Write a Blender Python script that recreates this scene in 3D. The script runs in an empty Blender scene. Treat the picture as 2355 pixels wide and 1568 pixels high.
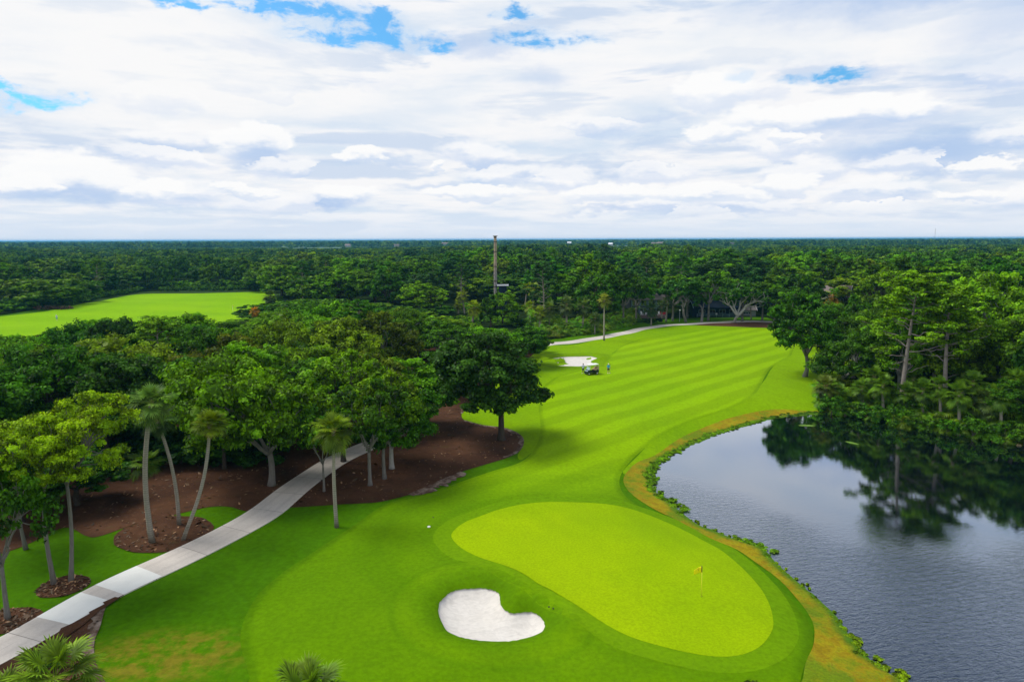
import bpy, math, random
import numpy as np
from mathutils import Vector, Matrix, noise as mnoise
from mathutils.geometry import delaunay_2d_cdt
R = math.radians
scene = bpy.context.scene
COL = scene.collection

# ---------------------------------------------------------------- camera
CAM_H = 24.0; FPX = 1570.0; IMG_W = 2354.0; IMG_H = 1568.0
PITCH = math.atan(234.0 / FPX); ROLL = 0.0034
_F = Vector((0, math.cos(PITCH), -math.sin(PITCH)))
_R0 = Vector((1, 0, 0)); _U0 = Vector((0, math.sin(PITCH), math.cos(PITCH)))
_R = _R0 * math.cos(ROLL) - _U0 * math.sin(ROLL)
_U = _U0 * math.cos(ROLL) + _R0 * math.sin(ROLL)
cam_d = bpy.data.cameras.new('camera'); cam = bpy.data.objects.new('camera', cam_d); COL.objects.link(cam)
cam.matrix_world = Matrix(((_R.x, _U.x, -_F.x, 0), (_R.y, _U.y, -_F.y, 0), (_R.z, _U.z, -_F.z, CAM_H), (0, 0, 0, 1)))
cam_d.sensor_width = 36; cam_d.lens = 36 * FPX / IMG_W; cam_d.clip_start = 0.5; cam_d.clip_end = 40000
scene.camera = cam
scene.view_settings.view_transform = 'Standard'; scene.view_settings.look = 'None'
scene.view_settings.exposure = 0.12; scene.view_settings.gamma = 1
scene.cycles.max_bounces = 6; scene.cycles.transparent_max_bounces = 8
scene.cycles.diffuse_bounces = 3; scene.cycles.volume_bounces = 1

# ---------------------------------------------------------------- node helper
class E:
    """a socket with arithmetic"""
    def __init__(s, g, sock): s.g = g; s.s = sock
    def _m(s, op, *a, clamp=False):
        n = s.g.nt.nodes.new('ShaderNodeMath'); n.operation = op; n.use_clamp = clamp
        for i, v in enumerate((s,) + a): s.g.put(n.inputs[i], v)
        return E(s.g, n.outputs[0])
    def __add__(s, o): return s._m('ADD', o)
    __radd__ = __add__
    def __sub__(s, o): return s._m('SUBTRACT', o)
    def __rsub__(s, o): return s.g.val(o)._m('SUBTRACT', s)
    def __mul__(s, o): return s._m('MULTIPLY', o)
    __rmul__ = __mul__
    def __truediv__(s, o): return s._m('DIVIDE', o)
    def __rtruediv__(s, o): return s.g.val(o)._m('DIVIDE', s)
    def pw(s, o): return s._m('POWER', o)
    def mx(s, o): return s._m('MAXIMUM', o)
    def mn(s, o): return s._m('MINIMUM', o)
    def sin(s): return s._m('SINE')
    def abs(s): return s._m('ABSOLUTE')
    def cl(s): return s._m('ADD', 0.0, clamp=True)
    def ss(s, a, b, lo=0.0, hi=1.0):      # smoothstep
        n = s.g.nt.nodes.new('ShaderNodeMapRange'); n.interpolation_type = 'SMOOTHSTEP'
        s.g.put(n.inputs[0], s); n.inputs[1].default_value = a; n.inputs[2].default_value = b
        n.inputs[3].default_value = lo; n.inputs[4].default_value = hi
        return E(s.g, n.outputs[0])
class G:
    def __init__(s, nt): s.nt = nt
    def put(s, inp, v):
        if isinstance(v, E): s.nt.links.new(v.s, inp)
        elif isinstance(v, (int, float)): inp.default_value = v
        elif v is not None:
            inp.default_value = tuple(v) + ((1,) if len(v) == 3 and inp.type == 'RGBA' else ())
    def node(s, t, **kw):
        n = s.nt.nodes.new(t)
        for k, v in kw.items(): setattr(n, k, v)
        return n
    def val(s, v):
        n = s.node('ShaderNodeValue'); n.outputs[0].default_value = v; return E(s, n.outputs[0])
    def noise(s, vec, scale=1.0, detail=2.0, rough=0.5, dist=0.0, lac=2.0, dim='3D', w=None):
        n = s.node('ShaderNodeTexNoise', noise_dimensions=dim)
        if vec is not None: s.put(n.inputs['Vector'], vec)
        n.inputs['Scale'].default_value = scale; n.inputs['Detail'].default_value = detail
        n.inputs['Roughness'].default_value = rough; n.inputs['Distortion'].default_value = dist
        n.inputs['Lacunarity'].default_value = lac
        return E(s, n.outputs[0])
    def xyz(s, v):
        n = s.node('ShaderNodeSeparateXYZ'); s.put(n.inputs[0], v)
        return E(s, n.outputs[0]), E(s, n.outputs[1]), E(s, n.outputs[2])
    def vec(s, x, y, z=0.0):
        n = s.node('ShaderNodeCombineXYZ')
        for i, v in enumerate((x, y, z)): s.put(n.inputs[i], v)
        return E(s, n.outputs[0])
    def mix(s, f, a, b):
        n = s.node('ShaderNodeMix', data_type='RGBA'); n.clamp_factor = True
        s.put(n.inputs[0], f); s.put(n.inputs[6], a); s.put(n.inputs[7], b)
        return E(s, n.outputs[2])
    def mulc(s, a, b, f=1.0):
        n = s.node('ShaderNodeMix', data_type='RGBA', blend_type='MULTIPLY')
        s.put(n.inputs[0], f); s.put(n.inputs[6], a); s.put(n.inputs[7], b)
        return E(s, n.outputs[2])
    def grey(s, v):
        n = s.node('ShaderNodeCombineColor')
        for i in range(3): s.put(n.inputs[i], v)
        return E(s, n.outputs[0])
    def pos(s):
        return E(s, s.node('ShaderNodeNewGeometry').outputs['Position'])
    def objc(s):
        return E(s, s.node('ShaderNodeTexCoord').outputs['Object'])
    def attr(s, name):
        n = s.node('ShaderNodeAttribute', attribute_name=name); return E(s, n.outputs['Fac'])
    def bump(s, h, strength, dist):
        n = s.node('ShaderNodeBump'); s.put(n.inputs['Height'], h)
        s.put(n.inputs['Strength'], strength); n.inputs['Distance'].default_value = dist
        return E(s, n.outputs[0])

# ---------------------------------------------------------------- sun and sky
SUN_AZ = R(-72); SUN_EL = R(56)          # azimuth from the view direction (+Y), negative = left
sd = bpy.data.lights.new('sun', 'SUN'); sd.energy = 3.0; sd.angle = R(27); sd.color = (1, .95, .86)
sun = bpy.data.objects.new('sun', sd); COL.objects.link(sun)
_sv = Vector((math.sin(SUN_AZ) * math.cos(SUN_EL), math.cos(SUN_AZ) * math.cos(SUN_EL), math.sin(SUN_EL)))
sun.rotation_euler = _sv.to_track_quat('Z', 'Y').to_euler()
world = bpy.data.worlds.new('World'); scene.world = world; world.use_nodes = True
world.node_tree.nodes.clear()
g = G(world.node_tree)
K = 0.1                                   # background strength
sky = g.node('ShaderNodeTexSky', sky_type='NISHITA'); sky.sun_disc = False
sky.sun_elevation = SUN_EL; sky.sun_rotation = SUN_AZ; sky.altitude = 0
D = E(g, g.node('ShaderNodeTexCoord').outputs['Generated'])
dx, dy, dz = g.xyz(D)
az = dx._m('ARCTAN2', dy)
el = dz._m('ARCSINE')
elp = el.mx(0.0)
inv = 1.0 / (elp.sin() + 0.075)
P = g.vec(dx * inv, dy * inv, 0)
# warped angular coordinates, for the heaped clouds
def ncol(vec, scale, detail, rough):
    n = g.node('ShaderNodeTexNoise', noise_dimensions='2D'); g.put(n.inputs['Vector'], vec)
    n.inputs['Scale'].default_value = scale; n.inputs['Detail'].default_value = detail; n.inputs['Roughness'].default_value = rough
    return E(g, n.outputs['Color'])
def vm(op, a, b=None, c=None):
    n = g.node('ShaderNodeVectorMath', operation=op); g.put(n.inputs[0], a)
    if b is not None: g.put(n.inputs[1], b)
    if c is not None: g.put(n.inputs[2], c)
    return E(g, n.outputs['Value' if op in ('LENGTH', 'DOT_PRODUCT') else 'Vector'])
AE = g.vec(az, el, 0)
w1 = ncol(g.vec(az * 10, el * 24, 0), 1.0, 6, .62)
w2 = ncol(g.vec(az * 42, el * 90, 0), 1.0, 3, .6)
W = vm('MULTIPLY_ADD', w1, (.075, .042, 0), AE)
W = vm('MULTIPLY_ADD', w2, (.017, .011, 0), W)
W = vm('ADD', W, (-.046, -.0265, 0))
# thin overcast: white with pale blue-grey streaks that lie flat towards the horizon
s1 = g.noise(P, .85, 7, .56, .2)
s3 = g.noise(g.vec(az * 3.2, el * 17 , 5), 1.0, 6, .58, .3)
s4 = g.noise(g.vec(az * 3.2, el * 17 + .35, 5), 1.0, 6, .58, .3)
veil = (s1 * .55 + s3 * .45).ss(.37, .55)
emb = ((s4 - s3) * 3.2 + .5).cl()
white = (0.985, 0.985, 1.0); pale = (.69, .80, .94); blue_grey = (.47, .63, .87)
c = g.mix(veil, pale, white)
c = g.mix(emb.ss(.47, .05) * .6, c, blue_grey)
def px2ang(x, y):
    d = _F * FPX + _R * (x - IMG_W / 2) - _U * (y - IMG_H / 2); d.normalize()
    return math.atan2(d.x, d.y), math.asin(d.z)
def ell(x, y, rx, ry):
    a0, e0 = px2ang(x, y)
    return vm('MULTIPLY_ADD', W, (FPX / rx, FPX / ry, 0), (-a0 * FPX / rx, -e0 * FPX / ry, 0))
def maxblobs(lst, r0, r1):
    m = None
    for x, y, rx, ry, k in lst:
        b = vm('LENGTH', ell(x, y, rx, ry)).ss(r1, r0, 0, k)
        m = b if m is None else m.mx(b)
    return m
# soft blue-grey undersides
dk = maxblobs(((2110, 345, 170, 34, .8), (1950, 298, 190, 18, .6), (2060, 0, 290, 44, .9), (2330, 30, 120, 50, .6), (1980, 170, 90, 14, .5), (330, 362, 90, 10, .5), (1480, 390, 100, 9, .45), (980, 425, 80, 8, .4), (145, 440, 110, 22, .8), (200, 395, 90, 14, .5),
     (600, 362, 60, 22, .8), (745, 468, 75, 12, .9), (590, 462, 50, 9, .7), (1560, 484, 230, 8, .9), (1710, 450, 60, 14, .7), (2290, 170, 130, 40, .45),
     (1120, 108, 120, 22, .5), (560, 98, 90, 14, .45), (1500, 275, 110, 10, .4), (880, 372, 100, 8, .4), (2000, 385, 170, 12, .4), (1250, 180, 60, 22, .35)), .2, 1.6)
c = g.mix(dk, c, (.44, .60, .88))
# a field of small heaped clouds low in the sky, each with a round top and a grey base
vc = vm('MULTIPLY', W, (7.5, 27, 0))
vo = g.node('ShaderNodeTexVoronoi', voronoi_dimensions='2D', feature='F1'); g.put(vo.inputs['Vector'], vc); vo.inputs['Scale'].default_value = 1.0; vo.inputs['Randomness'].default_value = .95
loc_ = vm('SUBTRACT', vc, E(g, vo.outputs['Position'])); _lx, ly, _lz = g.xyz(loc_)
pr, _pg, _pb = g.xyz(E(g, vo.outputs['Color']))
band = el.ss(.020, .045) * el.ss(.26, .15)
pm = E(g, vo.outputs['Distance']).ss(.56, .30) * pr.ss(.42, .55) * band
plit = ly.ss(-.30, .10)
c = g.mix(pm * plit.ss(0, 1, .45, .8), c, g.mix(plit, (.50, .65, .92), (1.02, 1.02, 1.03)))
# big bright banks
c = g.mix(maxblobs(((330, 140, 420, 120, .65), (1750, 95, 400, 50, .6), (1000, 250, 450, 50, .4)), .3, 1.5), c, (1, 1, 1))
# heaped white clouds with rounded tops and grey flat bases
for x, y, rx, ry in ((150, 404, 125, 44), (70, 428, 60, 26), (580, 325, 85, 38), (825, 362, 48, 18), (1650, 208, 90, 46), (1660, 308, 70, 26),
        (1805, 318, 30, 20), (995, 384, 20, 11), (330, 436, 60, 24), (780, 446, 90, 24), (1090, 445, 110, 20), (1400, 446, 130, 28),
        (1640, 446, 130, 26), (1820, 420, 60, 26), (2255, 378, 60, 20), (2230, 446, 70, 12), (1900, 262, 220, 28), (560, 440, 70, 16)):
    UV = ell(x, y, rx, ry)
    U, V, _z = g.xyz(UV)
    m = vm('LENGTH', UV).ss(1.08, .84)
    lit = V.ss(-.85, .05)
    c = g.mix(m * lit.ss(0, 1, .45, .95), c, g.mix(lit, (.56, .70, .93), (1.03, 1.03, 1.03)))
deck = el.ss(R(20), R(35)) * el.ss(R(75), R(50)) * (az - R(12)).abs().ss(R(75), R(35)); c = g.mix(deck, c, g.mulc(c, (.16, .25, .42)))
# pale haze low over the horizon
low = el.ss(.055, .0)
c = g.mix(low * .85, c, (.76, .84, .96))
# the blue gaps
gn = g.noise(g.vec(az * 20, el * 40, 2.2), 1.0, 5, .62, .3)
gap = maxblobs(((720, 25, 150, 34, 1.), (880, 50, 60, 34, 1.0), (830, 82, 190, 24, 1.), (990, 112, 80, 16, 1.), (1250, 92, 130, 28, 1.), (1190, 30, 70, 20, 1.),
        (20, 218, 110, 24, 1.25), (600, 5, 150, 16, 1.), (1700, 168, 40, 14, .9), (1910, 172, 80, 18, .9), (420, 4, 90, 12, .9)), .0, 1.7)
high = el.ss(R(19), R(34)) * s1.ss(.5, .62) * .8      # more gaps higher up, out of frame
gapm = (gap * (gn * 3.2 - .95)).ss(.25, .75).mx(high)
c = g.mix(gap.ss(.15, .9) * .45, c, (.52, .74, 1.0))
blue = g.mulc(E(g, sky.outputs[0]), (.42, 1.2, 1.6))
cs = g.node('ShaderNodeVectorMath', operation='SCALE'); g.put(cs.inputs[0], c); cs.inputs['Scale'].default_value = .88 / K
final = g.mix(gapm * .92, E(g, cs.outputs[0]), blue)
below = el.ss(-.02, -.005)
final = g.mix(below, (2.2, 2.9, 2.6), final)
bg = g.node('ShaderNodeBackground'); g.put(bg.inputs[0], final); bg.inputs[1].default_value = K
wo = g.node('ShaderNodeOutputWorld'); world.node_tree.links.new(bg.outputs[0], wo.inputs[0])
world.cycles.sampling_method = 'NONE'

# ================================================================= pixel -> place
def _ray(x, y):
    return _F * FPX + _R * (x - IMG_W / 2) - _U * (y - IMG_H / 2)
def ground_at(x, y, z=0.0):
    d = _ray(x, y); t = (z - CAM_H) / d.z
    return (d.x * t, d.y * t)
def catmull(pts, n=6, closed=True):
    P_ = [np.array(p, float) for p in pts]; out = []; m = len(P_)
    rng_ = range(m if closed else m - 1)
    for i in rng_:
        p0 = P_[(i - 1) % m] if closed or i > 0 else P_[i]; p1 = P_[i]; p2 = P_[(i + 1) % m]
        p3 = P_[(i + 2) % m] if closed or i + 2 < m else p2
        for k in range(n):
            t = k / n
            out.append(.5 * ((2 * p1) + (p2 - p0) * t + (2 * p0 - 5 * p1 + 4 * p2 - p3) * t * t + (3 * p1 - p0 - 3 * p2 + p3) * t ** 3))
    if not closed: out.append(P_[-1])
    return out
def gpoly(pts, z=0.0, n=6, smooth=True):
    q = catmull(pts, n) if smooth else pts
    return np.array([ground_at(p[0], p[1], z) for p in q])
def inside(poly, X, Y):
    res = np.zeros(X.shape, bool); n = len(poly); j = n - 1
    for i in range(n):
        xi, yi = poly[i]; xj, yj = poly[j]
        if yi != yj:
            c_ = ((yi > Y) != (yj > Y)) & (X < (xj - xi) * (Y - yi) / (yj - yi) + xi)
            res ^= c_
        j = i
    return res
def pdist(poly, X, Y, closed=True):
    d = np.full(X.shape, 1e9); n = len(poly)
    for i in range(n if closed else n - 1):
        ax, ay = poly[i]; bx, by = poly[(i + 1) % n]
        vx, vy = bx - ax, by - ay; L = vx * vx + vy * vy + 1e-9
        t = np.clip(((X - ax) * vx + (Y - ay) * vy) / L, 0, 1)
        d = np.minimum(d, (X - ax - t * vx) ** 2 + (Y - ay - t * vy) ** 2)
    return np.sqrt(d)
def sdist(poly, X, Y):
    d = pdist(poly, X, Y); return np.where(inside(poly, X, Y), -d, d)
def sstep(a, b, x):
    t = np.clip((x - a) / (b - a), 0, 1); return t * t * (3 - 2 * t)

WZ = -0.9                                          # pond level
SHORE = [(2250,1720),(2140,1620),(2080,1568),(2064,1549),(2019,1525),(1974,1497),(1962,1477),(1938,1445),(1911,1406),(1865,1364),(1805,1315),(1768,1281),(1744,1256),
  (1700,1241),(1666,1232),(1630,1216),(1594,1199),(1560,1176),(1530,1150),(1505,1128),(1494,1100),(1497,1078),(1520,1057),(1552,1040),(1600,1018),(1654,996),(1700,983),(1745,970),
  (1790,960),(1868,953),(1905,952),(1960,957),(2050,974),(2150,990),(2260,1012),(2354,1022),(2500,1040),(2750,1060),(3300,1200),(3300,1720)]
shore = gpoly(SHORE, WZ, 4)
BUNK1 = [(1008,1382),(1016,1368),(1037,1352),(1070,1347),(1106,1347),(1129,1350),(1145,1358),(1149,1371),(1152,1385),(1165,1398),(1184,1402),(1217,1400),(1235,1406),(1247,1416),
  (1252,1427),(1250,1437),(1240,1445),(1211,1454),(1161,1460),(1112,1459),(1063,1452),(1030,1439),(1018,1423),(1009,1402)]
bunk1 = gpoly(BUNK1)
BUNK2 = [(1268,823),(1289,818),(1312,816.8),(1352,817.4),(1366,820),(1372,823),(1366,827),(1358,830.5),(1364,835),(1370,839),(1357,841.5),(1336,843),(1312,842),(1289,840),(1280,836),(1284,832),(1300,830),(1292,826),(1278,826)]
bunk2 = gpoly(BUNK2)
_bz = {}
def height(X, Y):
    """terrain height, vectorised"""
    X = np.asarray(X, float); Y = np.asarray(Y, float)
    near = sstep(420, 200, np.hypot(X, Y))
    h = near * (.16 * np.sin(X * .19 + 1.3) * np.sin(Y * .13 + .4) + .12 * np.sin(X * .11 - Y * .16 + 2.0) + .05 * np.sin(X * .42 + Y * .31))
    # mounds of the left-hand fairway
    h = h + .9 * np.exp(-(((X + 150) / 30) ** 2 + ((Y - 250) / 18) ** 2)) + .8 * np.exp(-(((X + 105) / 26) ** 2 + ((Y - 285) / 9) ** 2))
    # raised green with a low shoulder beside the bunker
    d = sdist(bunk1, X, Y)
    h = h + .38 * np.exp(-((d - 1.6) / 1.5) ** 2) * sstep(-40, 40, (X - bunk1[:, 0].mean()) * 12 + (Y - bunk1[:, 1].mean()) * 14 )
    h = h - .75 * sstep(1.4, -1.6, d) - .25 * sstep(0.15, -.25, d)
    d = sdist(bunk2, X, Y)
    h = h + .25 * np.exp(-((d - 1.4) / 1.3) ** 2) * (Y > bunk2[:, 1].mean()) - .5 * sstep(1.2, -1.2, d) - .15 * sstep(.15, -.25, d)
    # pond
    d = sdist(shore, X, Y)
    t = sstep(7.0, 0.0, d)
    h = h * (1 - t) + (WZ + .04) * t
    h = np.where(d < 0, WZ + .04 + np.maximum(d * .35, -2.5), h)
    return h
def hz(x, y): return float(height(np.array([x]), np.array([y]))[0])
def at(x, y):
    """place on the real terrain seen at a pixel"""
    z = 0.0
    for _ in range(4):
        X, Y = ground_at(x, y, z); z = hz(X, Y)
    return X, Y, z

# ================================================================= mesh helpers
def mesh_np(name, V, F, mats=(), smooth=False, fmat=None, attrs=None):
    """V (n,3); F = list of int arrays (m,k)"""
    me = bpy.data.meshes.new(name)
    V = np.asarray(V, np.float32); F = [np.asarray(f, np.int32) for f in F if len(f)]
    me.vertices.add(len(V)); me.vertices.foreach_set('co', V.ravel())
    nl = sum(f.size for f in F); npoly = sum(len(f) for f in F)
    me.loops.add(nl); me.polygons.add(npoly)
    me.loops.foreach_set('vertex_index', np.concatenate([f.ravel() for f in F]))
    tot = np.concatenate([np.full(len(f), f.shape[1], np.int32) for f in F])
    me.polygons.foreach_set('loop_start', np.concatenate(([0], np.cumsum(tot)[:-1])).astype(np.int32))
    if fmat is not None: me.polygons.foreach_set('material_index', np.asarray(fmat, np.int32))
    me.polygons.foreach_set('use_smooth', np.full(npoly, smooth))
    for m in mats: me.materials.append(m)
    me.update(calc_edges=True)
    for k, a in (attrs or {}).items():
        at_ = me.attributes.new(k, 'FLOAT', 'POINT'); at_.data.foreach_set('value', np.asarray(a, np.float32))
    return me
class MB:
    """collects shapes into one mesh"""
    def __init__(s): s.V = []; s.Q = []; s.T = []; s.n = 0; s.A = []
    def add(s, V, Q=None, T=None, a=None):
        V = np.asarray(V, float)
        if Q is not None and len(Q): s.Q.append(np.asarray(Q) + s.n)
        if T is not None and len(T): s.T.append(np.asarray(T) + s.n)
        s.V.append(V); s.n += len(V)
        s.A.append(np.full(len(V), .5) if a is None else np.broadcast_to(a, (len(V),)))
        return s
    def box(s, c, size, rz=0.0, rx=0.0, ry=0.0):
        x, y, z = [v / 2 for v in size]
        V = np.array([(-x,-y,-z),(x,-y,-z),(x,y,-z),(-x,y,-z),(-x,-y,z),(x,-y,z),(x,y,z),(-x,y,z)])
        M = np.array(Matrix.Rotation(rz, 3, 'Z') @ Matrix.Rotation(ry, 3, 'Y') @ Matrix.Rotation(rx, 3, 'X'))
        return s.add(V @ M.T + np.array(c), [(0,3,2,1),(4,5,6,7),(0,1,5,4),(1,2,6,5),(2,3,7,6),(3,0,4,7)])
    def prism(s, outline, t0, t1, axis='y'):
        """outline of (a,b) pairs extruded along an axis"""
        n = len(outline); V = []
        for t in (t0, t1):
            for a, b in outline: V.append({'y': (a, t, b), 'x': (t, a, b), 'z': (a, b, t)}[axis])
        Q = [(i, (i + 1) % n, (i + 1) % n + n, i + n) for i in range(n)]
        T = [(0, i + 1, i) for i in range(1, n - 1)] + [(n, n + i, n + i + 1) for i in range(1, n - 1)]
        return s.add(V, Q, T)
    def tube(s, pts, rad, seg=7, cap=True, wob=0.0, rng=None):
        pts = np.asarray(pts, float); m = len(pts)
        rad = np.broadcast_to(rad, (m,)).astype(float)
        tan = np.gradient(pts, axis=0); tan /= np.linalg.norm(tan, axis=1)[:, None] + 1e-9
        ref = np.array([1., 0, 0]) if abs(tan[0][0]) < .8 else np.array([0, 1., 0])
        V = []
        for i in range(m):
            a = ref - tan[i] * ref.dot(tan[i]); a /= np.linalg.norm(a) + 1e-9; b = np.cross(tan[i], a); ref = a
            for k in range(seg):
                w = 2 * math.pi * k / seg; r = rad[i] * (1 + (wob * (rng.random() - .5) if wob else 0))
                V.append(pts[i] + (a * math.cos(w) + b * math.sin(w)) * r)
        Q = [(i * seg + k, i * seg + (k + 1) % seg, (i + 1) * seg + (k + 1) % seg, (i + 1) * seg + k) for i in range(m - 1) for k in range(seg)]
        T = []
        if cap:
            V.append(pts[-1]); e = len(V) - 1
            T = [((m - 1) * seg + k, (m - 1) * seg + (k + 1) % seg, e) for k in range(seg)]
            V.append(pts[0]); e0 = len(V) - 1
            T += [((k + 1) % seg, k, e0) for k in range(seg)]
        return s.add(V, Q, T)
    def lathe(s, prof, seg=16, c=(0, 0, 0)):
        V = [(c[0] + r * math.cos(2 * math.pi * k / seg), c[1] + r * math.sin(2 * math.pi * k / seg), c[2] + z) for r, z in prof for k in range(seg)]
        m = len(prof)
        Q = [(i * seg + k, i * seg + (k + 1) % seg, (i + 1) * seg + (k + 1) % seg, (i + 1) * seg + k) for i in range(m - 1) for k in range(seg)]
        return s.add(V, Q, [])
    def mesh(s, name, mats=(), smooth=False):
        F = []
        if s.Q: F.append(np.concatenate(s.Q))
        if s.T: F.append(np.concatenate(s.T))
        return mesh_np(name, np.concatenate(s.V), F, mats, smooth, attrs={'v': np.concatenate(s.A)})
    def obj(s, name, mat, parent=None, smooth=False, loc=None):
        return link(name, s.mesh(name, (mat,), smooth), parent, loc)
def link(name, me, parent=None, loc=None):
    o = bpy.data.objects.new(name, me); COL.objects.link(o)
    if parent is not None: o.parent = parent
    if loc is not None: o.location = loc
    return o
def tag(o, label=None, cat=None, group=None, kind=None):
    if label: o['label'] = label
    if cat: o['category'] = cat
    if group: o['group'] = group
    if kind: o['kind'] = kind
    return o
def thing(name, loc, rz, label, cat, group=None):
    o = link(name, None, None, loc); o.rotation_euler = (0, 0, rz); o.empty_display_size = .3
    return tag(o, label, cat, group)

# ================================================================= materials
def material(name, fn):
    m = bpy.data.materials.new(name); m.use_nodes = True; m.node_tree.nodes.clear()
    gg = G(m.node_tree); sh = fn(gg)
    out = m.node_tree.nodes.new('ShaderNodeOutputMaterial'); m.node_tree.links.new(sh, out.inputs[0])
    return m
def princ(gg, col, rough=.7, spec=.3, normal=None, metal=0.0, sheen=0.0, **kw):
    n = gg.node('ShaderNodeBsdfPrincipled')
    gg.put(n.inputs['Base Color'], col); gg.put(n.inputs['Roughness'], rough); gg.put(n.inputs['Specular IOR Level'], spec)
    gg.put(n.inputs['Metallic'], metal)
    if normal is not None: gg.put(n.inputs['Normal'], normal)
    return n.outputs[0]
def simple(name, col, rough=.6, spec=.4, var=.15, scale=6.0, metal=0.0, bump=0.0):
    def f(gg):
        n = gg.noise(gg.objc(), scale, 4, .6)
        c_ = gg.mix(n, [v * (1 - var) for v in col], [min(1, v * (1 + var)) for v in col])
        return princ(gg, c_, rough, spec, gg.bump(n, .4, bump) if bump else None, metal)
    return material(name, f)
def grass_mat(name, c1, c2, c3, stripes=None, patch=.5, fine_s=3.0, bump=.02, rings=False):
    """short turf: broad tone patches, fine mottling, optional mowing stripes"""
    def f(gg):
        p = gg.pos(); px, py, pz = gg.xyz(p)
        big = gg.noise(p, .035, 4, .55); big2 = gg.noise(gg.vec(px * .12, py * .05 + px * .03, 0), 1.0, 4, .6); mid = gg.noise(p, .35, 4, .6); fine_ = gg.noise(p, fine_s, 3, .7)
        c_ = gg.mix(big.ss(.35, .65), c1, c2)
        if stripes:
            ang, per, amt = stripes[:3]
            w = gg.noise(p, .05, 2, .5)
            s_ = (px * math.cos(ang) + py * math.sin(ang)) * (2 * math.pi / per) + (w - .5) * 1.6
            st = s_.sin().ss(-.55, .55)
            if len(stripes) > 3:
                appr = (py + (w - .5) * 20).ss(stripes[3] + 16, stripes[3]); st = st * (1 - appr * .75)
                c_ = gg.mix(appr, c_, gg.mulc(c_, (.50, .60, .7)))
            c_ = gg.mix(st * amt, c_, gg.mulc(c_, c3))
        if rings:
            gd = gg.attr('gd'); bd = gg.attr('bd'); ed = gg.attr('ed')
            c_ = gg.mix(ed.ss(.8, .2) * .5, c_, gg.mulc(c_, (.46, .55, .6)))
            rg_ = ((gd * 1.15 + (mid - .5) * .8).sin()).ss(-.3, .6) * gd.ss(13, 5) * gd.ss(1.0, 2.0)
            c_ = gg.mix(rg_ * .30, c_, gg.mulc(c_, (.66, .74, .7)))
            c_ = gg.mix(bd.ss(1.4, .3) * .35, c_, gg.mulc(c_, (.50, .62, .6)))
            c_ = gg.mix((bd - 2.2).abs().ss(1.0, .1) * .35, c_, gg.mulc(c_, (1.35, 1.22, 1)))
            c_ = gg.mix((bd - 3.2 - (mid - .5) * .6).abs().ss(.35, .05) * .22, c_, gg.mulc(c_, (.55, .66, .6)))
        c_ = gg.mix(mid.ss(.45, .8) * patch, c_, gg.mulc(c_, (.86, .88, .8)))
        c_ = gg.mix(big2.ss(.5, .68) * patch * .8, c_, gg.mulc(c_, (.78, .84, .8)))
        c_ = gg.mulc(c_, gg.grey(fine_.ss(.2, .8, .80, 1.16)))
        return princ(gg, c_, .95, .03, gg.bump(fine_, .5, bump))
    return material(name, f)
M = {}
STR = R(-45)
M['rough'] = grass_mat('rough_grass', (.088, .23, .0005), (.12, .27, .0005), (1, 1, 1), patch=.7, fine_s=2.2, bump=.05)
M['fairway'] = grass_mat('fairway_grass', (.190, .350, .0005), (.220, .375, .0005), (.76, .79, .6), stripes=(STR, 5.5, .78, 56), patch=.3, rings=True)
M['fairway_edge'] = grass_mat('bunker_surround_grass', (.125, .24, .001), (.15, .27, .001), (1, 1, 1), patch=.6, fine_s=2.2, bump=.05)
M['apron'] = grass_mat('apron_grass', (.085, .225, .001), (.115, .270, .001), (.85, .88, .8), stripes=(R(12), 4.5, .35), patch=.4)
M['green'] = grass_mat('green_grass', (.205, .335, .0005), (.275, .395, .0005), (.94, .96, .9), stripes=(R(35), 2.4, .3), patch=.45, fine_s=6, bump=.004)
M['collar'] = grass_mat('collar_grass', (.105, .225, .001), (.13, .25, .001), (1, 1, 1), patch=.3)
M['left_fairway'] = grass_mat('distant_turf', (.185, .37, .0005), (.215, .40, .0005), (.8, .86, .8), stripes=(R(80), 22, .35), patch=.35)
def _bank(gg):
    p = gg.pos(); big = gg.noise(p, .22, 5, .62); mid = gg.noise(p, 1.1, 5, .65); fine_ = gg.noise(p, 5, 3, .7)
    t = gg.attr('t')       # 0 at the water, 1 at the mown edge
    c_ = gg.mix(mid.ss(.35, .65), (.24, .165, .003), (.30, .265, .004))
    c_ = gg.mix((big * .7 + mid * .5).ss(.54, .72) * .85, c_, (.085, .17, .004))
    c_ = gg.mix(fine_.ss(.58, .7) * .7, c_, (.12, .06, .012))
    c_ = gg.mix((t + (mid - .5) * .35).ss(.80, 1.02), c_, (.13, .20, .003)); c_ = gg.mix((t + (mid - .5) * .3).ss(.22, .02), c_, (.06, .14, .006))
    return princ(gg, gg.mulc(c_, gg.grey(fine_.ss(.2, .8, .7, 1.25))), .9, .1, gg.bump(fine_, .8, .12))
M['bank'] = material('bank_grass', _bank)
def _mulch(gg):
    p = gg.pos(); big = gg.noise(p, .12, 5, .6); mid = gg.noise(p, 1.2, 6, .65); fine_ = gg.noise(p, 9, 4, .75)
    c_ = gg.mix(big.ss(.3, .7), (.040, .017, .009), (.105, .048, .024))
    c_ = gg.mix(mid.ss(.5, .75) * .6, c_, (.030, .017, .011))
    c_ = gg.mix(gg.noise(p, .45, 4, .6).ss(.6, .78) * .45, c_, (.085, .085, .018))
    c_ = gg.mix(fine_.ss(.62, .72) * .8, c_, (.24, .14, .085)); c_ = gg.mix(gg.noise(p, 2.6, 3, .7).ss(.60, .68) * .5, c_, (.15, .075, .04))
    return princ(gg, c_, .95, .1, gg.bump(fine_ * .6 + mid, .9, .08))
M['mulch'] = material('pine_straw', _mulch)
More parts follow.
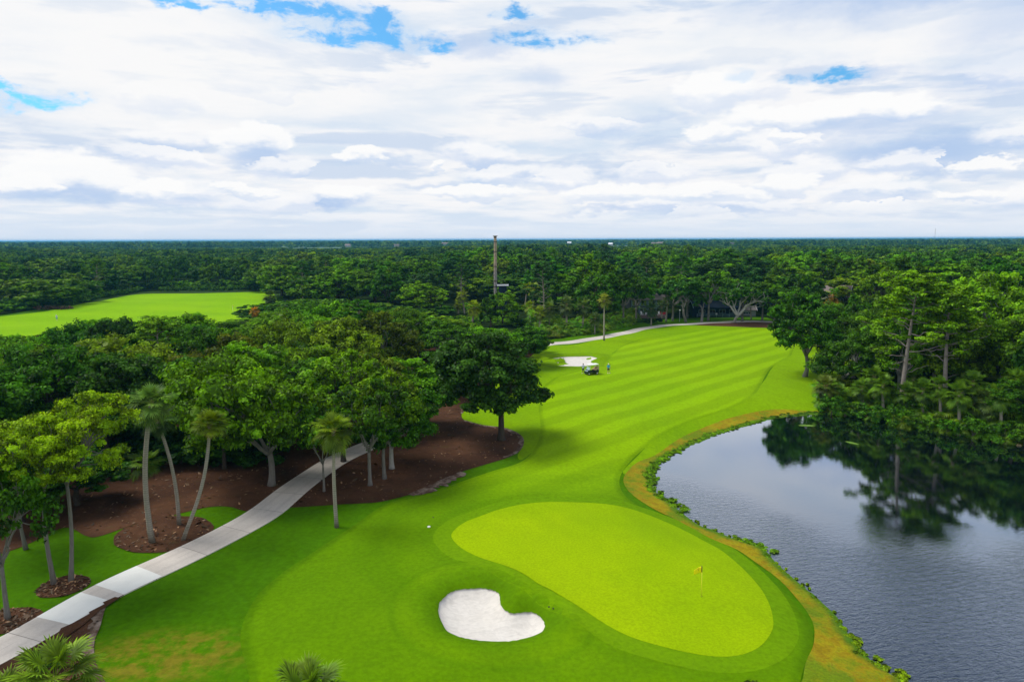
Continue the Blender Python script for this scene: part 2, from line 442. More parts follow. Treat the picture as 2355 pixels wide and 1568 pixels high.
def _sandy(gg):
    p = gg.pos(); mid = gg.noise(p, .9, 6, .65); st = gg.noise(p, 3.5, 5, .7)
    c_ = gg.mix(mid.ss(.38, .72), (.075, .038, .024), (.30, .235, .185))
    return princ(gg, gg.mulc(c_, gg.grey(st.ss(.2, .8, .7, 1.2))), .95, .1, gg.bump(st, .6, .04))
def _under_shade(gg):
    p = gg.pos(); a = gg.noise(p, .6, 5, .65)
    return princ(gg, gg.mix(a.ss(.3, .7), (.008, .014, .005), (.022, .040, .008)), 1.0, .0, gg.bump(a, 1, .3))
M['undergrowth'] = material('undergrowth_painted_shade', _under_shade)  # shade beneath the trees is painted into this near-black floor colour
M['sandy'] = material('washed_sand', _sandy)
def _path(gg):
    p = gg.pos(); px, py, pz = gg.xyz(p)
    u = gg.attr('u')                       # metres along the path
    w = gg.attr('w')
    slab = (u * (1 / 4.2))._m('FLOOR')
    wn_ = gg.node('ShaderNodeTexWhiteNoise', noise_dimensions='1D'); gg.put(wn_.inputs['W'], slab)
    rnd = E(gg, wn_.outputs['Value'])
    fr = (u * (1 / 4.2))._m('FRACT')
    joint = (fr - .5).abs().ss(.488, .497)
    crack = (w - .5).abs().ss(.006, .002) * gg.noise(p, .35, 2, .5).ss(.52, .6)
    n1 = gg.noise(p, .5, 5, .6); n2 = gg.noise(p, 6, 4, .7)
    c_ = gg.mix(n1, (.46, .41, .365), (.60, .54, .49))
    c_ = gg.mulc(c_, gg.grey(rnd.ss(0, 1, .92, 1.06)))
    edge = (w - .5).abs().ss(.40, .5)
    c_ = gg.mix(edge * .5, c_, (.64, .59, .53))
    c_ = gg.mix((((w - .5).abs() - .22).abs()).ss(.10, .0) * .35, c_, (.40, .355, .32))
    c_ = gg.mulc(c_, gg.grey(n2.ss(.2, .8, .9, 1.08)))
    c_ = gg.mix(joint.mx(crack) * .65, c_, (.13, .115, .10))
    return princ(gg, c_, .8, .25, gg.bump(n2, .3, .01))
M['path'] = material('path_concrete', _path)
M['new_slab'] = simple('pale_concrete', (.74, .73, .69), .8, .2, .10, 1.2)
def _sand(gg):
    p = gg.pos(); a = gg.noise(p, .55, 5, .6); b_ = gg.noise(gg.vec(*[v * k for v, k in zip(gg.xyz(p), (1.2, 3.4, 1))]), 1.0, 5, .65, 1.0); f_ = gg.noise(p, 14, 3, .7)
    c_ = gg.mix(a, (.58, .535, .485), (.66, .62, .58)); c_ = gg.mulc(c_, gg.grey(b_.ss(.35, .6, .91, 1.03)))
    sx, sy, sz = gg.xyz(p); rk = ((sx * .8 + sy * .6 + (a - .5) * 3.0) * 16.0).sin(); c_ = gg.mulc(c_, gg.grey(rk.ss(-1, 1, .975, 1.01)))
    return princ(gg, c_, .95, .1, gg.bump(a * 1.2 + b_ * .6 + f_ * .05, .6, .10))
M['sand'] = material('bunker_sand', _sand)
def _water(gg):
    p = gg.pos(); px, py, pz = gg.xyz(p)
    zone = gg.noise(p, .045, 3, .5)
    # open water is ruffled, the lee of the trees stays still
    calm = ((py + px * .7 - 77.0) * .11 + (zone - .5) * 4.5).ss(-.8, .9)
    q = gg.vec(px * .8 + py * .35, py * 2.1 - px * .6, 0)
    r1 = gg.noise(q, 1.5, 4, .6, .6); r2 = gg.noise(q, 5.0, 3, .6, .3)
    hgt = (r1 * 1.0 + r2 * .35)
    st = calm.ss(0, 1, .50, .022)
    nrm = gg.bump(hgt, st, .085)
    lw = gg.node('ShaderNodeLayerWeight'); lw.inputs['Blend'].default_value = .5; gg.put(lw.inputs['Normal'], nrm)
    fac = (E(gg, lw.outputs['Facing']).pw(2.2) * 1.25).cl()
    df = gg.node('ShaderNodeBsdfDiffuse'); df.inputs[0].default_value = (.003, .005, .007, 1)
    gl = gg.node('ShaderNodeBsdfGlossy'); gl.inputs[0].default_value = (.86, .91, 1, 1); gl.inputs['Roughness'].default_value = .02; gg.put(gl.inputs['Normal'], nrm)
    mx = gg.node('ShaderNodeMixShader'); gg.put(mx.inputs[0], fac); gg.nt.links.new(df.outputs[0], mx.inputs[1]); gg.nt.links.new(gl.outputs[0], mx.inputs[2])
    return mx.outputs[0]
M['water'] = material('pond_water', _water)
def _far_ground(gg):
    p = gg.pos(); big = gg.noise(p, .004, 4, .6); mid = gg.noise(p, .05, 5, .6)
    dist = gg.node('ShaderNodeVectorMath', operation='LENGTH'); gg.put(dist.inputs[0], p)
    d_ = E(gg, dist.outputs['Value'])
    n_ = gg.noise(p, 2.2, 3, .7); m_ = gg.noise(p, .35, 4, .6)
    near_c = gg.mix(gg.noise(p, .035, 4, .55).ss(.35, .65), (.050, .145, .0005), (.064, .165, .0005))
    near_c = gg.mix(m_.ss(.45, .8) * .6, near_c, gg.mulc(near_c, (.8, .84, .6)))
    # yellowed dry turf near the lower left corner
    px, py, pz = gg.xyz(p)
    U = (px + 20.5) * (1 / 5.2); V = (py - 36.6) * (1 / 3.0)
    dry = (U * U + V * V).ss(1.6, .1) * gg.noise(p, .9, 5, .7).ss(.38, .62)
    near_c = gg.mix(dry * .75, near_c, (.20, .145, .015))
    near_c = gg.mulc(near_c, gg.grey(n_.ss(.2, .8, .78, 1.18)))
    far_c = gg.mix(mid, (.02, .05, .01), (.035, .06, .015))
    c_ = gg.mix(d_.ss(260, 330), near_c, far_c)
    return princ(gg, c_, .95, .03, gg.bump(n_, .5, .05))
M['ground'] = material('ground_turf', _far_ground)
M['marsh'] = simple('marsh_flats', (.10, .16, .08), .8, .2, .3, .01)

# ================================================================= terrain and its sheets
PATH_UP = [(-160,1532),(0,1462.5),(93,1415),(204,1353),(354,1284),(503,1219),(592,1165),(640,1128),(706,1089),(755,1059),(799,1040),(845,1021),(900,990),(935,952),(962,915),(981,878),(1010,850),(1080,825),(1160,806),(1244,789),(1300,784),(1358,777.6),(1430,766),(1473,754.7),(1545,747.5),(1645,741),(1760,738.5),(1900,738)]
PATH_LO = [(-160,1600),(0,1518),(159,1427),(270,1369),(428,1297),(555,1232),(617,1203),(665,1167),(700,1130),(757,1086),(842,1037),(890,1018),(940,992),(968,960),(985,925),(1003,890),(1035,865),(1100,840),(1180,815),(1252,800),(1330,787.6),(1416,773),(1459,762),(1516,752),(1580,748),(1645,744),(1760,741),(1900,740.5)]
def path_strip():
    a = catmull(PATH_UP, 8, False); b = catmull(PATH_LO, 8, False)
    A = np.array([ground_at(*p) for p in a]); B = np.array([ground_at(*p) for p in b])
    # even spacing along both edges
    def resamp(C, n):
        s = np.concatenate(([0], np.cumsum(np.linalg.norm(np.diff(C, axis=0), axis=1)))); t = np.linspace(0, 1, n)
        return s, C
    # pair each upper point with the nearest lower point so that width stays even
    mid_src = []
    for p in A:
        q = B[np.argmin(np.linalg.norm(B - p, axis=1))]; mid_src.append((p + q) / 2)
    C = np.array(mid_src); s = np.concatenate(([0], np.cumsum(np.linalg.norm(np.diff(C, axis=0), axis=1))))
    n = int(s[-1] / 1.0); t = np.linspace(0, s[-1], n)
    C = np.stack([np.interp(t, s, C[:, 0]), np.interp(t, s, C[:, 1])], 1)
    for _ in range(6): C[1:-1] = (C[:-2] + C[1:-1] * 2 + C[2:]) / 4
    T_ = np.gradient(C, axis=0); T_ /= np.linalg.norm(T_, axis=1)[:, None]; Nn = np.stack([-T_[:, 1], T_[:, 0]], 1)
    return C, Nn, t
pc, pn, pt = path_strip()
PATH_W = 3.0
path_poly = np.concatenate([pc + pn * PATH_W / 2, (pc - pn * PATH_W / 2)[::-1]])

FLOOR = [(-700,1420),(-300,1330),(-60,1290),(53,1259),(148,1219),(196,1238),(227,1240),(299,1215),(339,1202),(392,1191),(476,1172),(529,1170),(569,1178),(640,1168),(760,1157),(822,1154),(880,1150),(960,1130),(1010,1106),
  (1060,1086),(1120,1068),(1180,1045),(1202,1018),(1195,1001),(1160,985),(1110,978),(1068,966),(1061,950),(1067,936),(1112,909),(1140,880),(1180,850),(1225,815),(1240,797),(1225,785),(1150,770),(1000,742),(800,720),(640,705),(600,760),(560,830),(300,850),(-300,885),(-900,900)]
FAIR = [(590,1640),(575,1568),(556,1500),(553,1470),(560,1430),(590,1370),(645,1318),(700,1278),(765,1232),(830,1190),(890,1155),(1010,1122),(1120,1088),(1195,1062),(1232,1025),(1243,985),(1238,940),(1246,895),(1275,870),(1299,861),(1337,851),(1375,841),
  (1394,829),(1403,818),(1408,812),(1420,800),(1440,790),(1480,778),(1560,766),(1650,758),(1750,752.5),(1800,760),(1822,785),(1818,817),(1779,842),(1759,865),(1749,888),(1736,908),(1707,927),(1650,947),(1582,968),(1510,1003),(1458,1040),(1432,1072),(1424,1100),(1436,1128),(1462,1148),
  (1503,1172),(1566,1199),(1628,1234),(1694,1264),(1730,1286),(1790,1328),(1832,1373),(1862,1412),(1871,1445),(1866,1485),(1850,1525),(1838,1575),(1830,1640),(1200,1700)]
GREEN = [(1038,1236),(1046,1218),(1070,1200),(1100,1188),(1145,1172),(1200,1161),(1254,1157),(1310,1157),(1370,1158),(1440,1163),(1500,1176),(1560,1198),(1620,1230),(1690,1278),(1740,1330),(1766,1375),(1777,1415),(1775,1445),(1750,1483),(1710,1503),(1660,1509),(1600,1503),(1530,1488),(1450,1465),(1380,1432),(1300,1391),(1250,1362),(1200,1332),(1150,1308),(1100,1285),(1060,1262)]
LEFTF = [(-500,775),(-300,752),(0,727),(98,717.5),(157,711),(197,702),(262,686),(328,676.5),(459,674.8),(590,671.5),(625,672),(640,700),(640,730),(600,790),(560,840),(300,858),(-300,895),(-700,930)]
BANK = [(1905,938),(1860,938),(1777,938),(1701,951),(1628,974),(1562,1002),(1507,1037),(1467,1054),(1445,1074),(1433,1096),(1441,1118),(1465,1140),(1506,1163),(1568,1190),(1630,1225),(1696,1255),(1732,1277),(1792,1319),(1834,1365),(1864,1407),(1873,1440),(1869,1480),(1854,1520),(1846,1568),(1840,1680),
  (2250,1760),(2160,1620),(2100,1568),(2084,1549),(2039,1525),(1990,1490),(1975,1470),(1952,1440),(1925,1400),(1880,1360),(1820,1310),(1782,1276),(1760,1250),(1700,1230),(1640,1205),(1600,1190),(1540,1140),(1520,1095),(1530,1070),(1560,1050),(1620,1025),(1700,995),(1800,972),(1905,965)]
LEFTBED = [(-160,1600),(0,1518),(159,1427),(270,1369),(286,1364.6),(262,1376),(246,1386),(236,1400),(225,1439),(213,1470),(211,1500),(216,1530),(233,1568),(262,1620),(100,1760),(-300,1760)]
floor = gpoly(FLOOR, n=5); fair = gpoly(FAIR, n=5); green = gpoly(GREEN, n=5); leftf = gpoly(LEFTF, n=5)
bankp = gpoly(BANK, -.3, n=3); leftbed = gpoly(LEFTBED, n=4)
FC_R = [(1432,1072),(1462,1040),(1510,1000),(1582,965),(1707,925),(1749,888),(1779,842),(1818,817),(1822,785),(1800,760),(1765,750),(1850,748),(1900,790),(1960,830),(1930,880),(1908,940),(1860,941),(1777,941),(1701,954),(1628,977),(1562,1005),(1507,1040),(1467,1057),(1445,1077)]
FC_L = [(1243,800),(1330,789),(1459,763),(1516,754),(1650,747),(1760,744.5),(1762,754),(1650,760),(1560,769),(1440,792),(1408,814),(1394,831),(1337,853),(1300,863),(1275,872),(1248,897),(1240,940),(1244,985),(1234,1025),(1200,1055),(1190,1045),(1204,1019),(1196,1000),(1160,984),(1110,977),(1068,965),(1061,950),(1067,936),(1112,909),(1150,880),(1200,840)]
fcr = gpoly(FC_R, n=3); fcl = gpoly(FC_L, n=3)
def offset_poly(poly, r):
    area = .5 * np.sum(poly[:, 0] * np.roll(poly[:, 1], -1) - np.roll(poly[:, 0], -1) * poly[:, 1])
    e = np.roll(poly, -1, 0) - np.roll(poly, 1, 0); nn = np.stack([e[:, 1], -e[:, 0]], 1); nn /= np.linalg.norm(nn, axis=1)[:, None]
    return poly + nn * r * (1 if area > 0 else -1)
collar = offset_poly(green, 1.5)
def ellipse_px(x0, y0, x1, y1, n=28, jit=.04, seed=1):
    rr = random.Random(seed); c0 = np.array(ground_at((x0 + x1) / 2, (y0 + y1) / 2)); a = np.array(ground_at(x0, (y0 + y1) / 2)); b = np.array(ground_at((x0 + x1) / 2, y0))
    ra = np.linalg.norm(a - c0); rb = np.linalg.norm(b - c0)
    return np.array([(c0[0] + math.cos(t) * ra * (1 + rr.uniform(-jit, jit)), c0[1] + math.sin(t) * rb * (1 + rr.uniform(-jit, jit))) for t in np.linspace(0, 2 * math.pi, n, endpoint=False)])
bed1 = ellipse_px(275, 1195, 484, 1264, seed=3); bed2 = ellipse_px(92, 1326, 200, 1366, seed=5); bed3 = ellipse_px(-60, 1396, 90, 1443, seed=8)
oakbed_edge = None
farbed = gpoly([(1600,748),(1640,742),(1690,741),(1765,738),(1850,738),(1850,758),(1765,752),(1700,751),(1640,750)], n=4)

def sheet(name, poly, mat, off, step, label_kind='structure', extra=None, seed=0, under=(), edge=None, hole=None):
    """a thin sheet that lies on the terrain inside a polygon"""
    rr = np.random.default_rng(seed)
    # densify the outline
    P_ = []
    for i in range(len(poly)):
        a = poly[i]; b = poly[(i + 1) % len(poly)]; L = np.linalg.norm(b - a); k = max(1, int(L / step))
        for j in range(k): P_.append(a + (b - a) * j / k)
    P_ = np.array(P_)
    if edge: P_ = P_ + rr.normal(0, edge, P_.shape)
    x0, y0 = P_.min(0); x1, y1 = P_.max(0)
    gx, gy = np.meshgrid(np.arange(x0, x1, step), np.arange(y0, y1, step)); gx = gx.ravel() + rr.uniform(-.15, .15, gx.size) * step; gy = gy.ravel() + rr.uniform(-.15, .15, gy.size) * step
    keep = inside(P_, gx, gy); gx, gy = gx[keep], gy[keep]
    keep = pdist(P_, gx, gy) > step * .45 if len(gx) * len(P_) < 6e7 else np.ones(len(gx), bool)
    pts = [Vector(p) for p in P_] + [Vector((a, b)) for a, b in zip(gx[keep], gy[keep])]
    n = len(P_); edges = [(i, (i + 1) % n) for i in range(n)]
    if hole is not None:
        hp = []
        for i in range(len(hole)):
            a = hole[i]; b = hole[(i + 1) % len(hole)]; k = max(1, int(np.linalg.norm(b - a) / .3))
            for j in range(k): hp.append(a + (b - a) * j / k)
        hp = np.array(hp); inner = hp + np.random.default_rng(3).normal(0, .012, hp.shape); kk = len(pts)
        pts = [p for j, p in enumerate(pts) if j < n or not (abs(float(sdist(hole, np.array([p.x]), np.array([p.y]))[0])) < 1.2)] if len(pts) < 3000 else pts
        kk = len(pts); pts += [Vector(p) for p in inner]; edges += [(kk + i, kk + (i + 1) % len(inner)) for i in range(len(inner))]
        for r_ in (.15, .35, .65, 1.05, 1.55, 2.1):
            op = offset_poly(hp, r_)[::2]; dd_ = sdist(hole, op[:, 0], op[:, 1]); pts += [Vector(p) for p, d__ in zip(op, dd_) if d__ > r_ * .7]
    res = delaunay_2d_cdt(pts, edges, [], 1, 1e-5)
    V = np.array([(v.x, v.y) for v in res[0]]); T = np.array([f for f in res[2] if len(f) == 3])
    cx = V[T].mean(1); ok = inside(P_, cx[:, 0], cx[:, 1])
    if hole is not None: ok &= ~inside(inner, cx[:, 0], cx[:, 1])
    T = T[ok]
    h = height(V[:, 0], V[:, 1]) + off
    for pl, dep in under:
        d = sdist(pl, V[:, 0], V[:, 1]); h = h - dep * sstep(-.45, -1.4, d)
    at_ = {'u': np.zeros(len(V))}
    if extra: at_.update(extra(V))
    me = mesh_np(name, np.column_stack([V, h]), [T], (mat,), True, attrs=at_)
    o = link(name, me); o['kind'] = label_kind
    return o
LOW = .14
overlays = [(p, LOW) for p in (floor, fair, leftf, fcr, fcl, leftbed, bed1, bed2, bed3)] + [(offset_poly(bunk2, 2.6), .3), (offset_poly(bunk1, 2.2), .9)]
def ground_sheet():
    def axis(a0, a1, st, far, n):
        mid_ = np.arange(a0, a1 + st, st); k = np.geomspace(st * 2, far, n)
        return np.concatenate(([a0 - v for v in k[::-1]], mid_, [mid_[-1] + v for v in k]))
    xs = axis(-120, 110, 1.25, 9000, 34); ys = axis(18, 330, 1.25, 15000, 34); ys = ys[ys > -400]
    X, Y = np.meshgrid(xs, ys); nx, ny = len(xs), len(ys)
    h = height(X.ravel(), Y.ravel())
    Xr, Yr = X.ravel(), Y.ravel()
    for pl, dep in overlays:
        x0, y0 = pl.min(0) - 2; x1, y1 = pl.max(0) + 2
        m = (Xr > x0) & (Xr < x1) & (Yr > y0) & (Yr < y1)
        d = sdist(pl, Xr[m], Yr[m]); h[m] -= dep * sstep(-.6, -2.0, d)
    i = np.arange(nx * ny).reshape(ny, nx)
    Q = np.stack([i[:-1, :-1], i[:-1, 1:], i[1:, 1:], i[1:, :-1]], -1).reshape(-1, 4)
    o = link('ground', mesh_np('ground', np.column_stack([Xr, Yr, h]), [Q], (M['ground'],), True)); o['kind'] = 'structure'
ground_sheet()
sheet('woodland_floor', floor, M['mulch'], .03, 2.0, under=((path_poly, .0),))
M['cut'] = grass_mat('first_cut_grass', (.150, .290, .0005), (.18, .32, .0005), (.9, .92, .9), stripes=(R(25), 3.2, .3), patch=.5, fine_s=2.2, bump=.04)
BACKF = [(655,702),(800,724),(1000,745),(1150,773),(1225,784),(1243,783),(1290,779),(1400,762),(1450,742),(1470,733),(1760,730),(1800,742),(1900,755),(2100,760),(2700,765),(5200,640),(5200,600),(-2800,600),(-2800,660),(-700,738),(-300,744),(0,724),(98,713),(157,706),(197,692),(262,678),(328,670),(590,665),(645,668)]
sheet('woodland_floor', gpoly(BACKF, smooth=False), M['undergrowth'], .42, 11.0)  # floor coloured near-black in place of the shade under the back woods
sheet('woodland_floor', gpoly([(1905,905),(1960,838),(2080,800),(2250,785),(2600,790),(2900,830),(2900,1042),(2500,1024),(2354,1004),(2150,972),(1990,950),(1915,935)], n=3), M['undergrowth'], .08, 2.5)  # same painted-in shade under the right-hand wood
sheet('first_cut', fcr, M['cut'], .02, 1.4); sheet('first_cut', fcl, M['cut'], .015, 1.4, under=((offset_poly(bunk2, 3.0), .15),))
sheet('distant_fairway', leftf, M['left_fairway'], .04, 4.0)
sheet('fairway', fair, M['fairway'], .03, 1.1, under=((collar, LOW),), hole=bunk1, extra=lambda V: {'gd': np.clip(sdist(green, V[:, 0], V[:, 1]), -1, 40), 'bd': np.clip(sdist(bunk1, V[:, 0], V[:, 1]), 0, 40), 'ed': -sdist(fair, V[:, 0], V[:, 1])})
sheet('bunker_surround', offset_poly(bunk2, 3.0), M['fairway_edge'], .03, 1.2, hole=bunk2)
sheet('pond_bank', bankp, M['bank'], .05, .9, extra=lambda V: {'t': np.clip(sdist(shore, V[:, 0], V[:, 1]) / 4.2, 0, 1)})
sheet('green_collar', collar, M['collar'], .035, 1.0, under=((green, .1),))
sheet('putting_green', green, M['green'], .045, 1.0)
for p_, s_ in ((bed1, 1), (bed2, 2), (bed3, 3)): sheet('mulch_bed', p_, M['mulch'], .05, .6, seed=s_)
sheet('mulch_bed', farbed, M['mulch'], .04, 1.5)
sheet('mulch_bed', leftbed, M['mulch'], .045, .8, edge=.04)
sheet('sand_bunker', offset_poly(bunk1, .3), M['sand'], -.05, .35)
sheet('sand_bunker', offset_poly(bunk2, .3), M['sand'], -.05, .6)
# pale washed edge of the mulch round the big oak
def ribbon(name, pts, width, mat, off, seed=0):
    rr = np.random.default_rng(seed); C = np.array([ground_at(*p) for p in catmull(pts, 8, False)])
    T_ = np.gradient(C, axis=0); T_ /= np.linalg.norm(T_, axis=1)[:, None]; Nn = np.stack([-T_[:, 1], T_[:, 0]], 1)
    w = width * (.5 + rr.random(len(C)) * .8) * np.sin(np.linspace(.12, math.pi - .12, len(C))) ** .4
    poly = np.concatenate([C + Nn * .12, (C - Nn * w[:, None])[::-1]])
    return sheet(name, poly, mat, off, .5, seed=seed)
ribbon('mulch_bed', [(1067,966),(1110,978),(1160,985),(1195,1001),(1202,1018),(1190,1038),(1160,1052)], .5, M['sandy'], .07, 4)
ribbon('mulch_bed', [(1061,950),(1067,936),(1112,909),(1140,880)], .4, M['sandy'], .07, 6)
ribbon('mulch_bed', [(940,1136),(985,1117),(1010,1106),(1060,1086)], 1.3, M['sandy'], .07, 9)
# pond
wp = offset_poly(shore, 3.0)
wv = [(v[0], v[1], WZ) for v in np.concatenate([wp])]
res = delaunay_2d_cdt([Vector(v[:2]) for v in wv], [(i, (i + 1) % len(wv)) for i in range(len(wv))], [], 1, 1e-5)
o = link('pond_water', mesh_np('pond_water', [(v.x, v.y, WZ) for v in res[0]], [np.array([f for f in res[2] if len(f) == 3])], (M['water'],))); o['kind'] = 'structure'
# cart path: a slab with real edges
def path_mesh():
    m = len(pc); V = []; u = []; w = []
    cols = [(-.5, -.12), (-.5, .07), (-.25, .085), (0, .09), (.25, .085), (.5, .07), (.5, -.12)]
    rr = np.random.default_rng(2)
    for k, (f, z) in enumerate(cols):
        p = pc + pn * (PATH_W * f); h = height(p[:, 0], p[:, 1]) + z
        V.append(np.column_stack([p, h])); u.append(pt); w.append(np.full(m, f + .5))
    V = np.concatenate(V); i = np.arange(len(cols) * m).reshape(len(cols), m)
    Q = np.stack([i[:-1, :-1], i[1:, :-1], i[1:, 1:], i[:-1, 1:]], -1).reshape(-1, 4)
    o = link('cart_path', mesh_np('cart_path', V, [Q], (M['path'],), False, attrs={'u': np.concatenate(u), 'w': np.concatenate(w)})); o['kind'] = 'structure'
path_mesh()
def path_piece(px_, L, mat, name):
    g0 = np.array(ground_at(*px_)); k = int(np.argmin(np.linalg.norm(pc - g0, axis=1)))
    n = int(L / 1.0); ks = range(k, k + n + 1); V = []; 
    for kk in ks:
        for f in (-.498, -.25, 0, .25, .498):
            p = pc[kk] + pn[kk] * (PATH_W * f); V.append((p[0], p[1], hz(p[0], p[1]) + .096 - abs(f) * .03))
    i = np.arange(len(V)).reshape(-1, 5); Q = np.stack([i[:-1, :-1], i[1:, :-1], i[1:, 1:], i[:-1, 1:]], -1).reshape(-1, 4)
    o = link(name, mesh_np(name, V, [Q], (mat,))); o['kind'] = 'structure'
path_piece((236, 1360), 3.0, M['new_slab'], 'path_slab')
path_piece((122, 1421), 3.0, M['new_slab'], 'path_slab')
# mulch washed over the lower edge of the path
spill = gpoly([(277,1373),(264,1372),(236,1384),(240,1388),(204,1406),(206,1410),(165,1431),(140,1441),(136,1448),(112,1464),(96,1478),(70,1492),(110,1490),(150,1462),(190,1436),(230,1402)], n=1, smooth=False)
sheet('mulch_bed', spill, M['mulch'], .115, .5)
ribbon('mulch_bed', [(283,1366),(262,1376),(246,1386),(236,1400),(225,1439),(213,1470),(211,1500),(216,1530),(233,1568),(250,1600)], .55, M['sandy'], .07, 12)

# ================================================================= foliage materials
def leaf_mat(name, trans=.28, tipmul=2.1, random_hue=False, base=None, sat_var=True):
    m = bpy.data.materials.new(name); m.use_nodes = True; nt = m.node_tree; nt.nodes.clear(); gg = G(nt)
    oi = gg.node('ShaderNodeObjectInfo'); v = gg.attr('v')
    if base is None: col = E(gg, oi.outputs['Color'])
    else:
        r = E(gg, oi.outputs['Random'])
        col = gg.mix(r.ss(0, .5), base[0], base[1]); col = gg.mix(r.ss(.5, 1), col, base[2])
        st_ = gg.noise(gg.pos(), .009, 3, .55); col = gg.mix(st_.ss(.50, .66), col, gg.mulc(col, (.45, .62, 1.6))); col = gg.mix(st_.ss(.46, .34), col, gg.mulc(col, (1.5, 1.35, .8)))
    rough_n = gg.noise(gg.pos(), .55, 3, .6)
    col = gg.mix(rough_n.ss(.35, .7), gg.mulc(col, (.72, .80, .8)), gg.mulc(col, (1.25, 1.16, .9)))
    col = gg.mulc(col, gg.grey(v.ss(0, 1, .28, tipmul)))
    d_ = gg.node('ShaderNodeBsdfDiffuse'); gg.put(d_.inputs[0], col)
    t_ = gg.node('ShaderNodeBsdfTranslucent'); gg.put(t_.inputs[0], gg.mulc(col, (1.5, 1.45, .6)))
    mx = gg.node('ShaderNodeMixShader'); mx.inputs[0].default_value = trans
    nt.links.new(d_.outputs[0], mx.inputs[1]); nt.links.new(t_.outputs[0], mx.inputs[2])
    gl = gg.node('ShaderNodeBsdfGlossy'); gl.inputs['Roughness'].default_value = .45; gl.inputs[0].default_value = (.9, .95, .9, 1)
    m2 = gg.node('ShaderNodeMixShader'); m2.inputs[0].default_value = .012
    nt.links.new(mx.outputs[0], m2.inputs[1]); nt.links.new(gl.outputs[0], m2.inputs[2])
    out = gg.node('ShaderNodeOutputMaterial'); nt.links.new(m2.outputs[0], out.inputs[0])
    return m
M['leaf'] = leaf_mat('leaf_green')
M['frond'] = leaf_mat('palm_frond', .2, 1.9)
M['leaf_far'] = leaf_mat('distant_leaf', .2, 1.3, base=((.024, .095, .006), (.075, .195, .002), (.170, .300, .002)))
def _bark(c1, c2, sc=3.0):
    def f(gg):
        p = gg.objc(); x, y, z = gg.xyz(p)
        n = gg.noise(gg.vec(x * 3, y * 3, z * .8), sc, 5, .65); n2 = gg.noise(p, 1.1, 4, .6)
        c_ = gg.mix(n, c1, c2); c_ = gg.mix(n2.ss(.52, .7) * .5, c_, (.10, .11, .05))
        return princ(gg, c_, .95, .1, gg.bump(n, .9, .05))
    return f
M['bark_grey'] = material('grey_bark', _bark((.10, .09, .08), (.26, .24, .22)))
M['bark_dark'] = material('dark_bark', _bark((.035, .028, .022), (.10, .085, .07)))
M['bark_pale'] = material('bleached_wood', _bark((.25, .24, .22), (.55, .53, .49)))
M['bark_pine'] = material('pine_bark', _bark((.20, .16, .145), (.44, .38, .34)))
def _palmtrunk(gg):
    p = gg.objc(); x, y, z = gg.xyz(p)
    ring = ((z * 34.0).sin()).ss(-.2, 1.0); n = gg.noise(p, 4, 4, .6); n2 = gg.noise(p, .6, 3, .6)
    c_ = gg.mix(n, (.26, .22, .18), (.40, .36, .31)); c_ = gg.mulc(c_, gg.grey(ring.ss(0, 1, .85, 1.05)))
    c_ = gg.mix((n2 + (1.6 - z) * .14).ss(.5, .75) * .7, c_, (.10, .085, .05))
    return princ(gg, c_, .9, .1, gg.bump(ring + n, .6, .03))
M['palm_trunk'] = material('palm_trunk', _palmtrunk)
M['dead_frond'] = leaf_mat('dead_frond', .2, 1.3)
M['boot'] = simple('palm_boots', (.30, .20, .11), .9, .1, .4, 5)

# ================================================================= foliage geometry
def cards(c, nrm, size, rng, aspect=1.6, fold=.25):
    """rhombic leaf clusters: c (n,3) centres, nrm (n,3) facing, size (n,)"""
    n = len(c); nrm = nrm / (np.linalg.norm(nrm, axis=1)[:, None] + 1e-9)
    r = rng.normal(size=(n, 3)); u = np.cross(nrm, r); u /= np.linalg.norm(u, axis=1)[:, None] + 1e-9; w = np.cross(nrm, u)
    s = size[:, None]; L = s * aspect * .5; Wd = s * .5
    V = np.stack([c - u * L, c + w * Wd + nrm * fold * s * .4, c + u * L, c - w * Wd + nrm * fold * s * .4], 1).reshape(-1, 3)
    i = np.arange(n) * 4
    return V, np.stack([i, i + 1, i + 2, i + 3], 1)
def fib(n, rng):
    k = np.arange(n) + .5; ph = np.arccos(1 - 2 * k / n); th = math.pi * (1 + 5 ** .5) * k + rng.uniform(0, 6.28)
    return np.stack([np.cos(th) * np.sin(ph), np.sin(th) * np.sin(ph), np.cos(ph)], 1)
def ico_v():
    t = (1 + 5 ** .5) / 2
    V = np.array([(-1,t,0),(1,t,0),(-1,-t,0),(1,-t,0),(0,-1,t),(0,1,t),(0,-1,-t),(0,1,-t),(t,0,-1),(t,0,1),(-t,0,-1),(-t,0,1)], float)
    V /= np.linalg.norm(V[0])
    F = np.array([(0,11,5),(0,5,1),(0,1,7),(0,7,10),(0,10,11),(1,5,9),(5,11,4),(11,10,2),(10,7,6),(7,1,8),(3,9,4),(3,4,2),(3,2,6),(3,6,8),(3,8,9),(4,9,5),(2,4,11),(6,2,10),(8,6,7),(9,8,1)])
    return V, F
ICO = ico_v()
